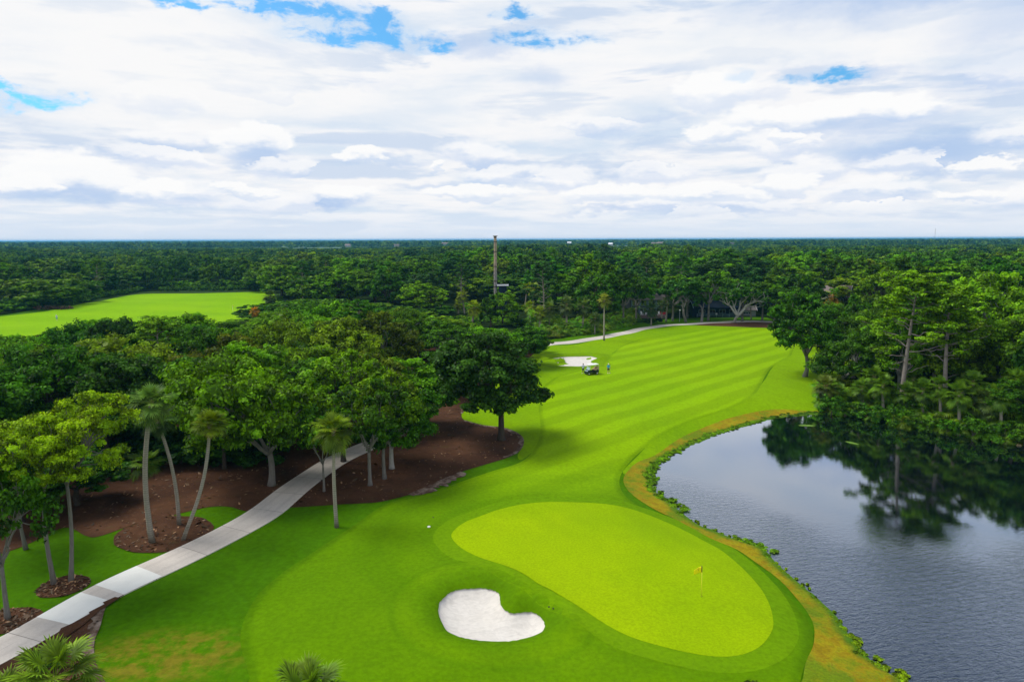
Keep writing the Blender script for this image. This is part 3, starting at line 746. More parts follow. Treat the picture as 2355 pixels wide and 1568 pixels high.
def foliage(lobes, rng, sub=9, per=70, size=.26, flat=.75, up=.35, core=True, subr=.5, var=.6, droop=0.0):
    """lobes: list of (centre, radius) -> MB of leaf clusters heaped into clumps with gaps between them"""
    mb = MB()
    for c, r in lobes:
        c = np.array(c, float); k = max(3, int(sub * rng.uniform(.8, 1.2)))
        d = fib(k, rng); d[:, 2] = d[:, 2] * .9 + .1
        sc = c + d * r * rng.uniform(.45, .95, (k, 1)) * np.array([1, 1, flat])
        for q in sc:
            rr_ = r * subr * rng.uniform(.65, 1.2); n = int(per * rng.uniform(.7, 1.3))
            dd = rng.normal(size=(n, 3)); dd /= np.linalg.norm(dd, axis=1)[:, None]
            dd[:, 2] = np.abs(dd[:, 2]) * np.where(rng.random(n) < .78, 1, -1)
            rad = rr_ * rng.uniform(.6, 1.12, n) * (1 + .5 * (rng.random(n) < .15))
            p = q + dd * rad[:, None] * np.array([1, 1, flat])
            p[:, 2] -= droop * rng.random(n)
            nm = dd + np.array([0, 0, up]) + rng.normal(0, .45, (n, 3))
            V, Q = cards(p, nm, size * rng.uniform(.6, 1.35, n), rng)
            tone = np.clip(.5 + rng.normal(0, .2) + (rng.random(n) - .5) * var, 0, 1)
            mb.add(V, Q, a=np.repeat(tone, 4))
        if core:
            V, F = ICO; V = V * (1 + rng.uniform(-.25, .25, (12, 1))) * r * .62 * np.array([1, 1, flat]) + c
            mb.add(V, None, F, a=.4)
    return mb
def crown_lobes(rng, H, W, n=34, z0=.34, rlo=.13, rhi=.22, open_=.0):
    """lobe centres on and in a domed crown"""
    out = []; zc = H * (z0 + (1 - z0) * .45); rz = H * (1 - z0) * .5; rx = W / 2
    tries = 0
    ax = rng.uniform(.85, 1.15); asym = rng.normal(0, .07, 2) * W
    while len(out) < n and tries < 4000:
        tries += 1
        d = rng.normal(size=3); d /= np.linalg.norm(d); rad = rng.uniform(.45, 1.0) ** .6
        if d[2] < -.55: continue
        p = np.array([d[0] * rx * rad * ax * .84 + asym[0] * (d[2] + .5), d[1] * rx * rad * .84 + asym[1] * (d[2] + .5), zc + d[2] * rz * rad * .86])
        r = W * rng.uniform(rlo, rhi) * .62
        if all(np.linalg.norm((p - q) / np.array([1, 1, .8])) > (r + s) * (.62 + open_) for q, s in out): out.append((p, r))
    return out
def limb(mb, a, b, r0, r1, rng, sag=.12, seg=6, n=7, kink=.05):
    a = np.array(a, float); b = np.array(b, float); L = np.linalg.norm(b - a)
    t = np.linspace(0, 1, n)[:, None]
    m = (a + b) / 2 + np.array([0, 0, L * sag]) + rng.normal(0, .08, 3) * L
    p = (1 - t) ** 2 * a + 2 * (1 - t) * t * m + t * t * b
    p[1:-1] += rng.normal(0, kink * L * .35, (n - 2, 3))
    mb.tube(p, np.linspace(r0, r1, n), seg)
    return p
def wood(rng, H, lobes, fork=.28, r=.32, lean=(0, 0), nl=5, base_flare=1.5):
    mb = MB(); f = np.array([lean[0] * .5, lean[1] * .5, H * fork])
    n = 7; t = np.linspace(0, 1, n)[:, None]; p = t * f + np.sin(t * 3.1) * np.array([rng.normal(0, .12), rng.normal(0, .12), 0])
    rad = r * np.linspace(1.0, .78, n); rad[0] *= base_flare; rad[1] *= 1.08
    p[0, 2] -= .25
    mb.tube(p, rad, 10)
    # main limbs towards sectors of the crown, then branches to single lobes
    L = sorted(lobes, key=lambda q: math.atan2(q[0][1] - f[1], q[0][0] - f[0])); k = len(L)
    for i in range(nl):
        grp = L[i * k // nl:(i + 1) * k // nl]
        if not grp: continue
        cen = np.mean([q[0] for q in grp], 0); e = f + (cen - f) * .62
        pl = limb(mb, f - np.array([0, 0, .15]), e, r * .6, r * .28, rng, .05, 7)
        for c, rr_ in grp:
            s = pl[rng.integers(3, 7)]; limb(mb, s, c, r * .22, .03, rng, .06, 5, 6, .09)
    return mb
def oak_meshes(seed, H=12.5, W=13, n=62, sub=8, per=66, size=.215, z0=.13, fork=.24, r=.32, flat=.72, bark='bark_dark', **kw):
    rng = np.random.default_rng(seed); lb = crown_lobes(rng, H, W, n, z0, kw.pop('rlo', .09), kw.pop('rhi', .20), kw.pop('open_', 0.0))
    nl = kw.pop('nl', 5)
    cr = foliage(lb, rng, sub, per, size, flat, **kw).mesh('crown', (M['leaf'],))
    tr = wood(rng, H, lb, fork, r, nl=nl).mesh('trunk', (M[bark],), True)
    return tr, cr, H
OAKS = [oak_meshes(11 + i, H=(12.5, 13, 12, 12.5)[i], W=(13, 11.5, 14, 12)[i]) for i in range(4)]
MIDS = [oak_meshes(41 + i, H=13, W=(11, 12.5, 10)[i], n=42, sub=6, per=54, size=.32, z0=.08) for i in range(3)]
TALLS = [oak_meshes(61 + i, H=17, W=(11, 12)[i], n=44, sub=6, per=54, size=.34, z0=.1) for i in range(2)]
BUSHES = [oak_meshes(81 + i, H=3.0, W=3.6, n=9, sub=6, per=40, size=.20, z0=-.1, fork=.15, r=.06, rlo=.22, rhi=.36) for i in range(2)]
def pine_meshes(seed, H=20, W=13, pads=30, per=190, size=.22, low=.36):
    rng = np.random.default_rng(seed); tb = MB(); lobes = []
    n = 12; t = np.linspace(0, 1, n)[:, None]; lean = rng.normal(0, .5, 2)
    p = np.hstack([t * t * lean[0] + np.sin(t * 5) * .12, t * t * lean[1] + np.sin(t * 4 + 1) * .12, t * H * .93]); p[0, 2] = -.2
    tb.tube(p, np.linspace(.36, .07, n) * np.array([1.25] + [1] * (n - 1)), 9)
    mb = MB()
    for i in range(pads):
        f = low + (1 - low) * ((i + .5) / pads) ** .8; z = H * f * .93
        base = np.array([np.interp(z, p[:, 2], p[:, 0]), np.interp(z, p[:, 2], p[:, 1]), z])
        th = i * 2.4 + rng.normal(0, .35)
        L = W / 2 * (.55 + .45 * math.sin(min(1, (f - low) / (1 - low) * 1.25 + .25) * math.pi)) * rng.uniform(.65, 1.1)
        if f > .85: L *= 1.0 - (f - .85) * 3.2
        tip = base + np.array([math.cos(th) * L, math.sin(th) * L, L * rng.uniform(.12, .34)])
        q = limb(tb, base - np.array([0, 0, .35]), tip, .085, .03, rng, -.08, 5, 8, .05)
        for k in (5, 7):
            c = q[k] + rng.normal(0, .35, 3); r_ = rng.uniform(.75, 1.25) * (W / 13) * (.8 if k == 5 else 1)
            lobes.append((c + np.array([0, 0, .25]), r_))
            if rng.random() < .75:
                c2 = q[k] + np.array([rng.normal(0, 1.0), rng.normal(0, 1.0), rng.uniform(-.1, .4)]); limb(tb, q[k - 1], c2, .035, .015, rng, 0, 4, 4); lobes.append((c2, r_ * .8))
    for _ in range(4): lobes.append((np.array([lean[0] + rng.normal(0, 1.1), lean[1] + rng.normal(0, 1.1), H * .93 + rng.uniform(-.8, .4)]), 1.3))
    for j in range(7):      # bare dead branches low on the trunk
        z = H * rng.uniform(low * .55, low + .2); th = rng.uniform(0, 6.28); L = rng.uniform(1.2, 3.8)
        b = np.array([np.interp(z, p[:, 2], p[:, 0]), np.interp(z, p[:, 2], p[:, 1]), z])
        limb(tb, b, b + np.array([math.cos(th) * L, math.sin(th) * L, L * rng.uniform(.0, .5)]), .055, .015, rng, .05, 4, 6, .1)
    cr = foliage(lobes, rng, 6, per // 6, size, .34, up=1.0, core=False, subr=.62).mesh('crown', (M['leaf'],))
    return tb.mesh('trunk', (M['bark_pine'],), True), cr, H
PINES = [pine_meshes(5, 20, 14.5, 25, 300, .22), pine_meshes(9, 18, 12, 22, 300, .22, low=.42)]
def frond(mb, base, th, el0, L, rng, pet=1.0, fan=.85, nleaf=20, droop=1.0, width=.055, tone=.5):
    """a fan-shaped palm leaf on a curved stalk"""
    hx, hy = math.cos(th), math.sin(th); pts = []; p = np.array(base, float); a = el0
    for i in range(5):
        pts.append(p.copy()); st = pet * L / 4
        p = p + st * np.array([hx * math.cos(a), hy * math.cos(a), math.sin(a)]); a -= .16 * droop
    mb.tube(pts, np.linspace(.028, .016, 5), 4, False)
    hub = pts[-1]; ax = np.array([hx * math.cos(a), hy * math.cos(a), math.sin(a)]); side = np.array([-hy, hx, 0]); nn = np.cross(side, ax)
    V = []; Q = []; T = []; tn = []
    for k in range(nleaf):
        w = (k / (nleaf - 1) - .5) * 2; ang = w * 2.15; R_ = fan * L * (1 - .22 * abs(w)) * rng.uniform(.88, 1.08)
        d = ax * math.cos(ang) + side * math.sin(ang) + nn * (-.10 + .15 * rng.normal() * .4)
        d /= np.linalg.norm(d); s = np.cross(d, nn); s /= np.linalg.norm(s) + 1e-9
        start = hub + ax * max(0, (1 - abs(w) * 1.3)) * R_ * .16
        m_ = start + d * R_ * .55; m_[2] -= .06 * R_ * droop
        t_ = start + d * R_; t_[2] -= (.34 + .12 * rng.random()) * R_ * droop
        w0, w1 = width * .5 * L, width * L
        b = len(V); V += [start - s * w0, start + s * w0, m_ + s * w1 * .8, m_ - s * w1 * .8, t_]
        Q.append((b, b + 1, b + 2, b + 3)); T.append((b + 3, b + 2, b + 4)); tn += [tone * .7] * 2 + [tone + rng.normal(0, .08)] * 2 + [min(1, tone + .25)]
    mb.add(V, Q, T, a=np.clip(np.array(tn), 0, 1))
def palm_meshes(seed, n=33, L=1.32, up=1.35, low=-.75, dead=6):
    """crown and dead skirt centred on the origin (= top of the trunk)"""
    rng = np.random.default_rng(seed); cr = MB(); dd = MB(); bt = MB()
    for i in range(n):
        f = i / (n - 1); el0 = up + (low - up) * f ** .85 + rng.normal(0, .1); th = i * 2.399 + rng.normal(0, .15)
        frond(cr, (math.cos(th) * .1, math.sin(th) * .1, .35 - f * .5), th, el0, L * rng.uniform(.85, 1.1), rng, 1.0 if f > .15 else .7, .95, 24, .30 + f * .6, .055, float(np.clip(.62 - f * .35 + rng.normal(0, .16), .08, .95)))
    for i in range(dead):
        th = rng.uniform(0, 6.28); frond(dd, (math.cos(th) * .12, math.sin(th) * .12, -.35), th, -1.0 + rng.normal(0, .2), L * .75, rng, .55, .7, 12, 1.0, .05, .5)
    for i in range(22):
        th = i * 2.4; z = -.75 + i * .045
        bt.tube([(math.cos(th) * .13, math.sin(th) * .13, z), (math.cos(th) * .30, math.sin(th) * .30, z + .32)], [.05, .03], 4)
    return cr.mesh('crown', (M['frond'],)), dd.mesh('dead_fronds', (M['dead_frond'],)), bt.mesh('leaf_boots', (M['boot'],))
PALMS = [palm_meshes(1), palm_meshes(2, 22, 1.2, 1.4, -.5, 5), palm_meshes(3, 34, 1.2, 1.4, -.9, 10)]
PALMHEAD = [palm_meshes(4, 44, 1.0, 1.45, .05, 4)]
def palmetto_meshes(seed, n=26, L=1.5):
    rng = np.random.default_rng(seed); mb = MB(); dd = MB()
    for i in range(n):
        th = rng.uniform(0, 6.28); rr_ = rng.uniform(0, .7)
        frond(mb, (math.cos(th) * rr_, math.sin(th) * rr_, rng.uniform(0, .5)), th + rng.normal(0, .4), rng.uniform(.25, 1.35), L * rng.uniform(.75, 1.15), rng, rng.uniform(.8, 1.4), .8, 16, 1.2, .07, rng.uniform(.3, .75))
    for i in range(4):
        th = rng.uniform(0, 6.28); frond(dd, (math.cos(th) * .7, math.sin(th) * .7, .5), th, -.2, L * .8, rng, .6, .7, 10, 1.6, .08, .6)
    return mb.mesh('fronds', (M['frond'],)), dd.mesh('dead_fronds', (M['dead_frond'],))
PALMETTOS = [palmetto_meshes(7), palmetto_meshes(8, 20, 1.4)]

# ================================================================= placing trees
TREES = {'oak': OAKS, 'mid': MIDS, 'tall': TALLS, 'pine': PINES, 'bush': BUSHES}
NAMES = {'oak': 'oak_tree', 'mid': 'broadleaf_tree', 'tall': 'tall_tree', 'pine': 'pine_tree', 'bush': 'leafy_shrub'}
CATS = {'oak': 'tree', 'mid': 'tree', 'tall': 'tree', 'pine': 'pine tree', 'bush': 'shrub'}
DARK = (.042, .125, .001); MIDG = (.098, .228, .001); BRIGHT = (.125, .270, .002); YEL = (.15, .23, .002); BLUE = (.028, .088, .014); OLIVE = (.085, .135, .004)
rT = random.Random(77)
BARKS = ['bark_dark', 'bark_grey']
def put_tree(kind, X, Y, H, label, group=None, col=MIDG, W=None, idx=None, rz=None, z=None, lean=None, bark=None, cat=None, name=None, jit=.12):
    fam = TREES[kind]; i = rT.randrange(len(fam)) if idx is None else idx; tr, cr, H0 = fam[i]
    if kind == 'oak' and bark is None: bark = rT.choice(['bark_dark', 'bark_grey', 'bark_grey', 'bark_pale'])
    s = H / H0; sw = s if W is None else W / 12.5
    o = thing(name or NAMES[kind], (X, Y, hz(X, Y) if z is None else z), rT.uniform(0, 6.28) if rz is None else rz, label, cat or CATS[kind], group)
    o.scale = (sw, sw, s)
    if lean: o.rotation_euler[0] = lean[0]; o.rotation_euler[1] = lean[1]
    a = link('trunk', tr, o); b = link('crown', cr, o)
    if bark:
        a.material_slots[0].link = 'OBJECT'; a.material_slots[0].material = M[bark]
    k = [c_ * (1 + rT.uniform(-jit, jit)) for c_ in col]; b.color = (*k, 1)
    return o
def put_px(kind, x, y, ytop, label, **kw):
    """base and top given where the photograph shows them"""
    X, Y, z = at(x, y); return put_tree(kind, X, Y, top_height(X, Y, ytop) - z, label, z=z, **kw)
def top_height(X, Y, ytop):
    zc0 = Y
    # height at which a point above (X, Y) projects to row ytop
    lo, hi = -2.0, 60.0
    for _ in range(40):
        m_ = (lo + hi) / 2; d = Vector((X, Y, m_ - CAM_H)); yy = IMG_H / 2 - FPX * d.dot(_U) / d.dot(_F)
        if yy > ytop: lo = m_
        else: hi = m_
    return lo
def proj(X, Y, Z):
    d = Vector((X, Y, Z - CAM_H)); w = d.dot(_F)
    return (IMG_W / 2 + FPX * d.dot(_R) / w, IMG_H / 2 - FPX * d.dot(_U) / w)
def palm(x, y, xt, yt, label, proto=0, s=1.0, col=(.10, .15, .03), group=None, bend=0.0, r=.17, deadcol=(.30, .17, .08), name='palm_tree', yoff=0.0, trunkmat='palm_trunk', fam=None):
    """a palm from the pixel of its foot to the pixel of its trunk top"""
    X, Y, z = at(x, y)
    # the top lies in the vertical plane facing the camera through the foot
    n_ = Vector((X, Y, 0)).normalized(); d = _ray(xt, yt); t = (Vector((X, Y, 0)).dot(n_) + yoff) / Vector((d.x, d.y, 0)).dot(n_)
    top = Vector((d.x * t, d.y * t, CAM_H + d.z * t)); rel = top - Vector((X, Y, z))
    o = thing(name, (X, Y, z), 0, label, 'palm tree', group)
    mb = MB(); k = 12; tt = np.linspace(0, 1, k)[:, None]
    p = tt * np.array(rel); side = np.array([n_.y, -n_.x, 0]); p = p + np.sin(tt * math.pi) * side * bend; p[0, 2] -= .2
    rad = np.linspace(r * 1.08, r * .8, k); rad[0] *= 1.25
    mb.tube(p, rad, 10); mb.obj('trunk', M[trunkmat], o, True)
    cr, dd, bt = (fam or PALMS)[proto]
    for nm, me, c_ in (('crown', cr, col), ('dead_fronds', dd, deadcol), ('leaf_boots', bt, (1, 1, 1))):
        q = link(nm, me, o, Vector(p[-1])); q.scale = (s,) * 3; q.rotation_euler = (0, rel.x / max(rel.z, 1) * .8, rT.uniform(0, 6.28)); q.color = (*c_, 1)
    return o

def pw(tab, x):
    return float(np.interp(x, [a for a, _ in tab], [b for _, b in tab]))
# ================================================================= trees the photograph shows one by one
# feathery yellow-green trees in the small oval bed
TREES['feather'] = [oak_meshes(101 + i, H=13.5, W=(8.5, 10)[i], n=40, sub=7, per=130, size=.115, z0=.46, fork=.5, r=.17, flat=.55, bark='bark_grey', rlo=.10, rhi=.19, open_=.12, core=False, nl=6) for i in range(2)]
NAMES['feather'] = 'feathery_tree'; CATS['feather'] = 'tree'
TREES['light'] = [oak_meshes(121, H=12.5, W=12, n=26, sub=7, per=40, size=.26, z0=.40, fork=.32, r=.24, core=False, open_=.25, bark='bark_grey')]
NAMES['light'] = 'thin_crowned_tree'; CATS['light'] = 'tree'
FEATH = (.190, .310, .002)
put_px('feather', 125, 1342, 905, 'slim grey tree with feathery yellow-green crown, left of the pair in the small mulch oval', col=FEATH, idx=0, rz=2.0, W=11, lean=(0, -.05), jit=.02)
put_px('feather', 163, 1336, 878, 'slim brown-trunked tree with feathery yellow-green crown, right of the pair in the small mulch oval', col=FEATH, idx=1, rz=.4, W=10.5, lean=(0, .05), jit=.02)
put_px('feather', 60, 1262, 985, 'feathery green tree with a drooping crown behind the pair in the oval mulch bed', col=(.07, .16, .004), idx=1, rz=3.4, W=10)
put_px('light', 18, 1422, 1030, 'gnarled mossy oak forking low over the mulch at the left edge', idx=0, rz=.8, W=8, col=DARK, name='oak_tree', bark='bark_grey')
big = put_px('oak', 1152, 1012, 742, 'big spreading dark oak standing alone in the mulch point beside the fairway', idx=0, rz=2.6, W=15.5, col=(.026, .080, .004))
put_px('oak', 1850, 866, 655, 'dark oak with a forked trunk alone at the right edge of the striped fairway', idx=1, rz=1.2, W=15, col=DARK)
FL = [
 ('oak', 624, 1116, 790, MIDG, 13, 'leafy oak with a thick grey trunk leaning left, behind the fork of palms', 'bark_grey'),
 ('light', 745, 1130, 925, DARK, 6, 'small mossy tree with a dark leaning trunk on the near edge of the cart path', 'bark_grey'),
 ('light', 851, 1116, 862, DARK, 10, 'thin tree with a slender olive trunk right of the lone palm', 'bark_grey'),
 ('light', 884, 1101, 850, MIDG, 10, 'thin tree with a pale slender trunk at the middle of the brown mulch', 'bark_grey'),
 ('oak', 901, 1077, 872, DARK, 10, 'tree with a short pale leaning trunk behind the two slender trees in the mulch', 'bark_pale'),
 ('oak', 963, 984, 812, MIDG, 13, 'oak with a straight grey trunk where the cart path bends out of sight', 'bark_grey'),
 ('light', 790, 1062, 800, MIDG, 13, 'dense oak hanging over the shaded stretch of the cart path', 'bark_dark'),
 ('light', 516, 1078, 868, DARK, 11, 'thin dark tree standing in the shade right of the forked palms', 'bark_dark'),
 ('oak', 545, 1052, 772, MIDG, 15, 'broad bright-topped oak rising behind the leaning palm', 'bark_dark'),
 ('oak', 690, 1020, 800, DARK, 13, 'dark oak with drooping boughs behind the mossy leaning tree', 'bark_dark'),
 ('oak', 455, 1040, 800, DARK, 12, 'dark oak shading the soil behind the two tallest palms', 'bark_dark'),
 ('oak', 250, 1065, 800, (.035, .10, .004), 14, 'deep green oak rising behind the feathery pair of trees', 'bark_dark'),
 ('oak', 100, 1075, 770, DARK, 14, 'deep green oak above the feathery trees near the left edge', 'bark_dark'),
 ('oak', -40, 1120, 790, DARK, 14, 'dark oak cut by the left edge above the gnarled mossy oak', 'bark_dark'),
 ('oak', 180, 1160, 1010, (.032, .09, .004), 10, 'low shaded oak between the feathery pair and the tall palms', 'bark_dark'),
 ('oak', 50, 1200, 1060, (.03, .085, .004), 9, 'low leafy tree beside the gnarled oak under the feathery crowns', 'bark_dark'),
 ('oak', 1045, 905, 775, DARK, 13, 'dark oak touching the left side of the big oak in the mulch', 'bark_dark'),
 ('oak', 1110, 860, 745, MIDG, 13, 'green oak showing above the left shoulder of the big oak in the mulch', 'bark_dark'),
 ('oak', 1195, 842, 742, DARK, 11, 'dark oak beside the end of the far cart path behind the big oak', 'bark_dark'),
 ('oak', 290, 905, 708, (.022, .068, .004), 9, 'nearly black rounded treetop standing up against the left fairway', 'bark_dark'),
 ('oak', 470, 880, 706, MIDG, 15, 'wide treetop in the middle of the wood edge against the left fairway', 'bark_dark'),
 ('light', 862, 1000, 800, OLIVE, 11, 'olive tree with bare white twigs in the middle of the wood', 'bark_pale'),
 ('pine', 778, 905, 728, (.05, .115, .008), 10, 'slim pine with bare lower boughs poking up through the oaks left of centre', None),
]
for k_, x, y, yt, c_, W_, lab, bk in FL:
    put_px(k_, x, y, yt, lab, col=c_, W=W_, bark=bk)
# bare and half-dead trees
def bare_tree(x, y, ytop, label, seed, spread=.8, r=.3, dirs=None, mat='bark_pale', leafy=0, col=DARK, name='bare_tree', trunk_h=.3, levels=4, cat='tree'):
    rng = np.random.default_rng(seed); X, Y, z = at(x, y); H = top_height(X, Y, ytop) - z
    o = thing(name, (X, Y, z), 0, label, cat); mb = MB(); tips = []
    segs = []
    def grow(p, d, L, r0, lv):
        n = 5; pts = [p]; 
        for i in range(n):
            d = d + rng.normal(0, .17, 3); d = d / np.linalg.norm(d); pts.append(pts[-1] + d * L / n)
        segs.append((np.array(pts), np.linspace(r0, r0 * .62, n + 1), 6 if lv > 1 else 4))
        if lv <= 0: tips.append(pts[-1]); return
        if dirs and lv == levels:
            for dd_ in dirs: grow(pts[-1], np.array(dd_, float) / np.linalg.norm(dd_), L * rng.uniform(1.0, 1.5), r0 * .62, lv - 1)
            return
        for j in range(rng.integers(2, 4)):
            nd = d + rng.normal(0, spread, 3); nd[2] = abs(nd[2]) * .8 + .12; nd /= np.linalg.norm(nd)
            grow(pts[-1 - int(rng.integers(0, 2))], nd, L * rng.uniform(.55, .85), r0 * .55, lv - 1)
    grow(np.array([0, 0, -.2]), np.array([0.05, 0, 1.0]), H * trunk_h, r, levels)
    k = H / max(q[0][:, 2].max() for q in segs)
    for q in segs: mb.tube(q[0] * k, q[1], q[2])
    mb.obj('trunk', M[mat], o, True)
    if leafy:
        idx = rng.permutation(len(tips))[:leafy]
        q = foliage([(tips[i] * k - np.array([0, 0, .2]), rng.uniform(.7, 1.3)) for i in idx], rng, 5, 26, .34, .8, core=False).mesh('crown', (M['leaf'],))
        c = link('crown', q, o); c.color = (*col, 1)
    return o
bare_tree(1686, 742, 645, 'huge old oak with bleached bare limbs by the far end of the cart path', 3, .62, .50, dirs=[(-.8, .1, .55), (-.15, -.2, 1), (.35, .2, .9), (.8, -.1, .6), (.1, .5, .7)], trunk_h=.2, leafy=60, levels=5, name='half_dead_oak')
bare_tree(1577, 742, 655, 'grey-trunked tree with two bleached upright limbs left of the broken-topped trunk', 8, .45, .42, leafy=16, levels=4, name='half_dead_tree', mat='bark_grey', trunk_h=.45)
bare_tree(1613, 741, 690, 'short thick broken-topped trunk with one bleached branch by the far cart path', 12, .5, .45, leafy=8, levels=2, name='broken_tree', mat='bark_grey', trunk_h=.6)
bare_tree(442, 1040, 893, 'dead tree with rusty brown leaves and bare twigs above the leaning palm', 21, .9, .2, leafy=18, col=(.16, .075, .04), levels=4, name='dead_tree', mat='bark_grey')
bare_tree(261, 673, 641, 'bare pole of a dead tree standing before the wood beyond the left fairway', 31, .2, .28, levels=0, name='dead_tree', trunk_h=1)
bare_tree(905, 960, 850, 'small bleached dead tree with crooked twigs among the oaks left of the big oak', 33, .8, .12, levels=4, name='dead_tree')
bare_tree(598, 930, 850, 'bleached forked dead branches showing in the oaks above the grey leaning trunk', 35, .8, .12, levels=4, name='dead_tree')
bare_tree(1880, 800, 668, 'bleached dead limbs showing beside the orange treetop behind the fairway oak', 36, .8, .2, levels=4, name='dead_tree', leafy=10)
TREES['canopy'] = [oak_meshes(141 + i, H=15, W=(12, 13.5)[i], n=30, sub=6, per=40, size=.38, z0=.40, fork=.34, r=.30, bark='bark_grey') for i in range(2)]
NAMES['canopy'] = 'shade_tree'; CATS['canopy'] = 'tree'
for x, y, yt, W_, c_, lab in ((1462, 741, 636, 12, DARK, 'dark shade tree at the left corner of the deck house'), (1512, 727, 628, 13, DARK, 'shade tree with its crown over the roof of the deck house'), (1546, 738, 632, 14, (.03, .095, .008), 'bluish shade tree between the two houses'),
     (1580, 732, 625, 14, MIDG, 'shade tree behind the grey two-limbed tree'), (1628, 738, 622, 14, DARK, 'dark shade tree right of the broken-topped trunk'), (1660, 726, 618, 13, MIDG, 'shade tree behind the crown of the bleached oak'),
     (1706, 739, 640, 13, DARK, 'dark shade tree right behind the bleached oak'), (1752, 738, 640, 12, DARK, 'dark shade tree at the far end of the cart path'), (1432, 748, 622, 13, DARK, 'tall dark tree closing the right end of the palmetto thicket'),
     (1780, 742, 650, 12, MIDG, 'green shade tree behind the left shoulder of the fairway oak')):
    put_px('canopy', x, y, yt, lab, col=c_, W=W_)
# palms, from foot and trunk top
PG = (.20, .27, .012)
PAL = [
 (350, 1247, 347, 930, 'tallest near palm with a straight pale trunk in the larger mulch oval', 0, .74, (.11, .20, .03), -.45, .20),
 (344, 1227, 334, 1068, 'short palm pressed against the left side of the tallest near palm', 1, .64, (.075, .14, .01), -.1, .16),
 (412, 1206, 362, 968, 'grey palm leaning left with its crown hidden behind the tallest near palm', 1, .70, (.055, .11, .02), .35, .15),
 (419, 1242, 482, 980, 'palm leaning far right with a clipped bushy round head', 'H', .78, (.12, .18, .008), .5, .15),
 (774, 1212, 767, 992, 'lone palm on the grass beside the mulch with hanging yellow-green fronds', 0, .76, (.13, .20, .008), -.1, .16),
 (1068, 724, 1063, 682, 'tallest palm of the cluster above the big oak, with an upright crown', 1, 1.0, PG, 0, .26),
 (1081, 757, 1090, 708, 'pale-trunked palm leaning right, nearest of the cluster above the big oak', 0, 1.0, PG, .2, .28),
 (1054, 724, 1054, 700, 'stubby palm at the left of the cluster above the big oak', 2, .8, PG, 0, .25),
 (1012, 712, 1012, 680, 'palm with orange dying fronds at the left of the central cluster', 2, .85, (.28, .17, .02), 0, .2),
 (1207, 705, 1212, 662, 'slanting palm with a thin crown left in the pair rising over the path end', 1, 1.0, PG, 0, .22),
 (1225, 728, 1227, 664, 'tall palm with a full shaggy crown right in the pair rising over the path end', 2, 1.1, PG, 0, .25),
 (1218, 757, 1218, 706, 'palm with a tan trunk just below the pair rising over the path end', 2, .9, PG, 0, .27),
 (1241, 768, 1241, 720, 'short palm at the left end of the palmetto thicket', 2, .9, PG, 0, .27),
 (1388.6, 783, 1389, 690, 'lone tall straight palm between the far cart path and the fairway', 2, .82, (.20, .23, .03), 0, .20),
 (1367, 769, 1368, 733, 'slim short palm on the grass left of the lone tall straight palm', 0, .85, (.08, .13, .03), 0, .14),
 (1303, 766, 1302, 702, 'palm with a grey shaggy skirt in the middle of the palmetto thicket', 2, 1.15, (.10, .15, .04), 0, .25),
 (1336, 764, 1340, 706, 'leaning palm with a grey skirt over the right half of the palmetto thicket', 2, 1.1, (.09, .14, .03), .3, .22),
 (1263, 766, 1263, 712, 'green palm second from the left over the palmetto thicket', 0, 1.1, (.10, .16, .03), 0, .2),
 (1497, 749, 1497, 712, 'dark slim palm standing in front of the red deck furniture', 0, 1.0, (.06, .11, .04), 0, .2),
 (1531, 740, 1534, 694, 'tan palm with a rusty trunk at the right corner of the deck', 1, .9, (.10, .15, .05), 0, .24),
 (1521, 741, 1521, 707, 'palm with a rust-brown trunk left beside the tan palm at the deck corner', 1, .8, (.08, .13, .05), 0, .24),
 (1727, 735, 1725, 694, 'thin palm with a reddish trunk right of the old bleached oak', 1, .7, DARK, 0, .2),
 (2149, 905, 2152, 782, 'pale palm between the two pines above the pond', 1, 1.0, (.07, .15, .05), -.15, .24),
 (2262, 985, 2266, 925, 'palm with a drooping skirt low on the right bank of the pond', 2, 1.0, (.10, .16, .04), 0, .22),
 (224, 684, 224.5, 646, 'palm with a clean trunk beside the dead pole beyond the left fairway', 2, .9, (.17, .22, .09), 0, .22),
 (180, 676, 177, 645, 'curved palm at the dark wood edge beyond the left fairway', 2, .9, (.14, .18, .07), .3, .2),
 (130, 700, 129, 674, 'small grey palm nearest the low end of the hedge beyond the left fairway', 1, .9, (.17, .21, .10), 0, .2),
 (375, 655, 375, 622, 'tall palm rising from the wood behind the long hedge', 2, 1.0, (.17, .21, .08), 0, .22),
 (624, 722, 621, 684, 'big dark palm at the right end of the left fairway', 2, 1.25, (.05, .09, .02), .1, .26),
 (587, 752, 585, 716, 'small palm with burnt orange fronds in front of the left fairway', 2, .68, (.45, .22, .02), 0, .22),
 (1895, 955, 1898, 890, 'short palm with brown hanging fronds at the left end of the pond thicket', 2, .85, (.10, .14, .02), 0, .2),
]
for x, y, xt, yt, lab, pr, s_, c_, bend, r_ in PAL:
    if pr == 'H': palm(x, y, xt, yt, lab, 0, s_, c_, None, bend, r_, fam=PALMHEAD)
    else: palm(x, y, xt, yt, lab, pr, s_, c_, None, bend, r_, deadcol=(.34, .20, .10) if 'orange' in lab or 'shaggy' in lab else (.24, .17, .10))
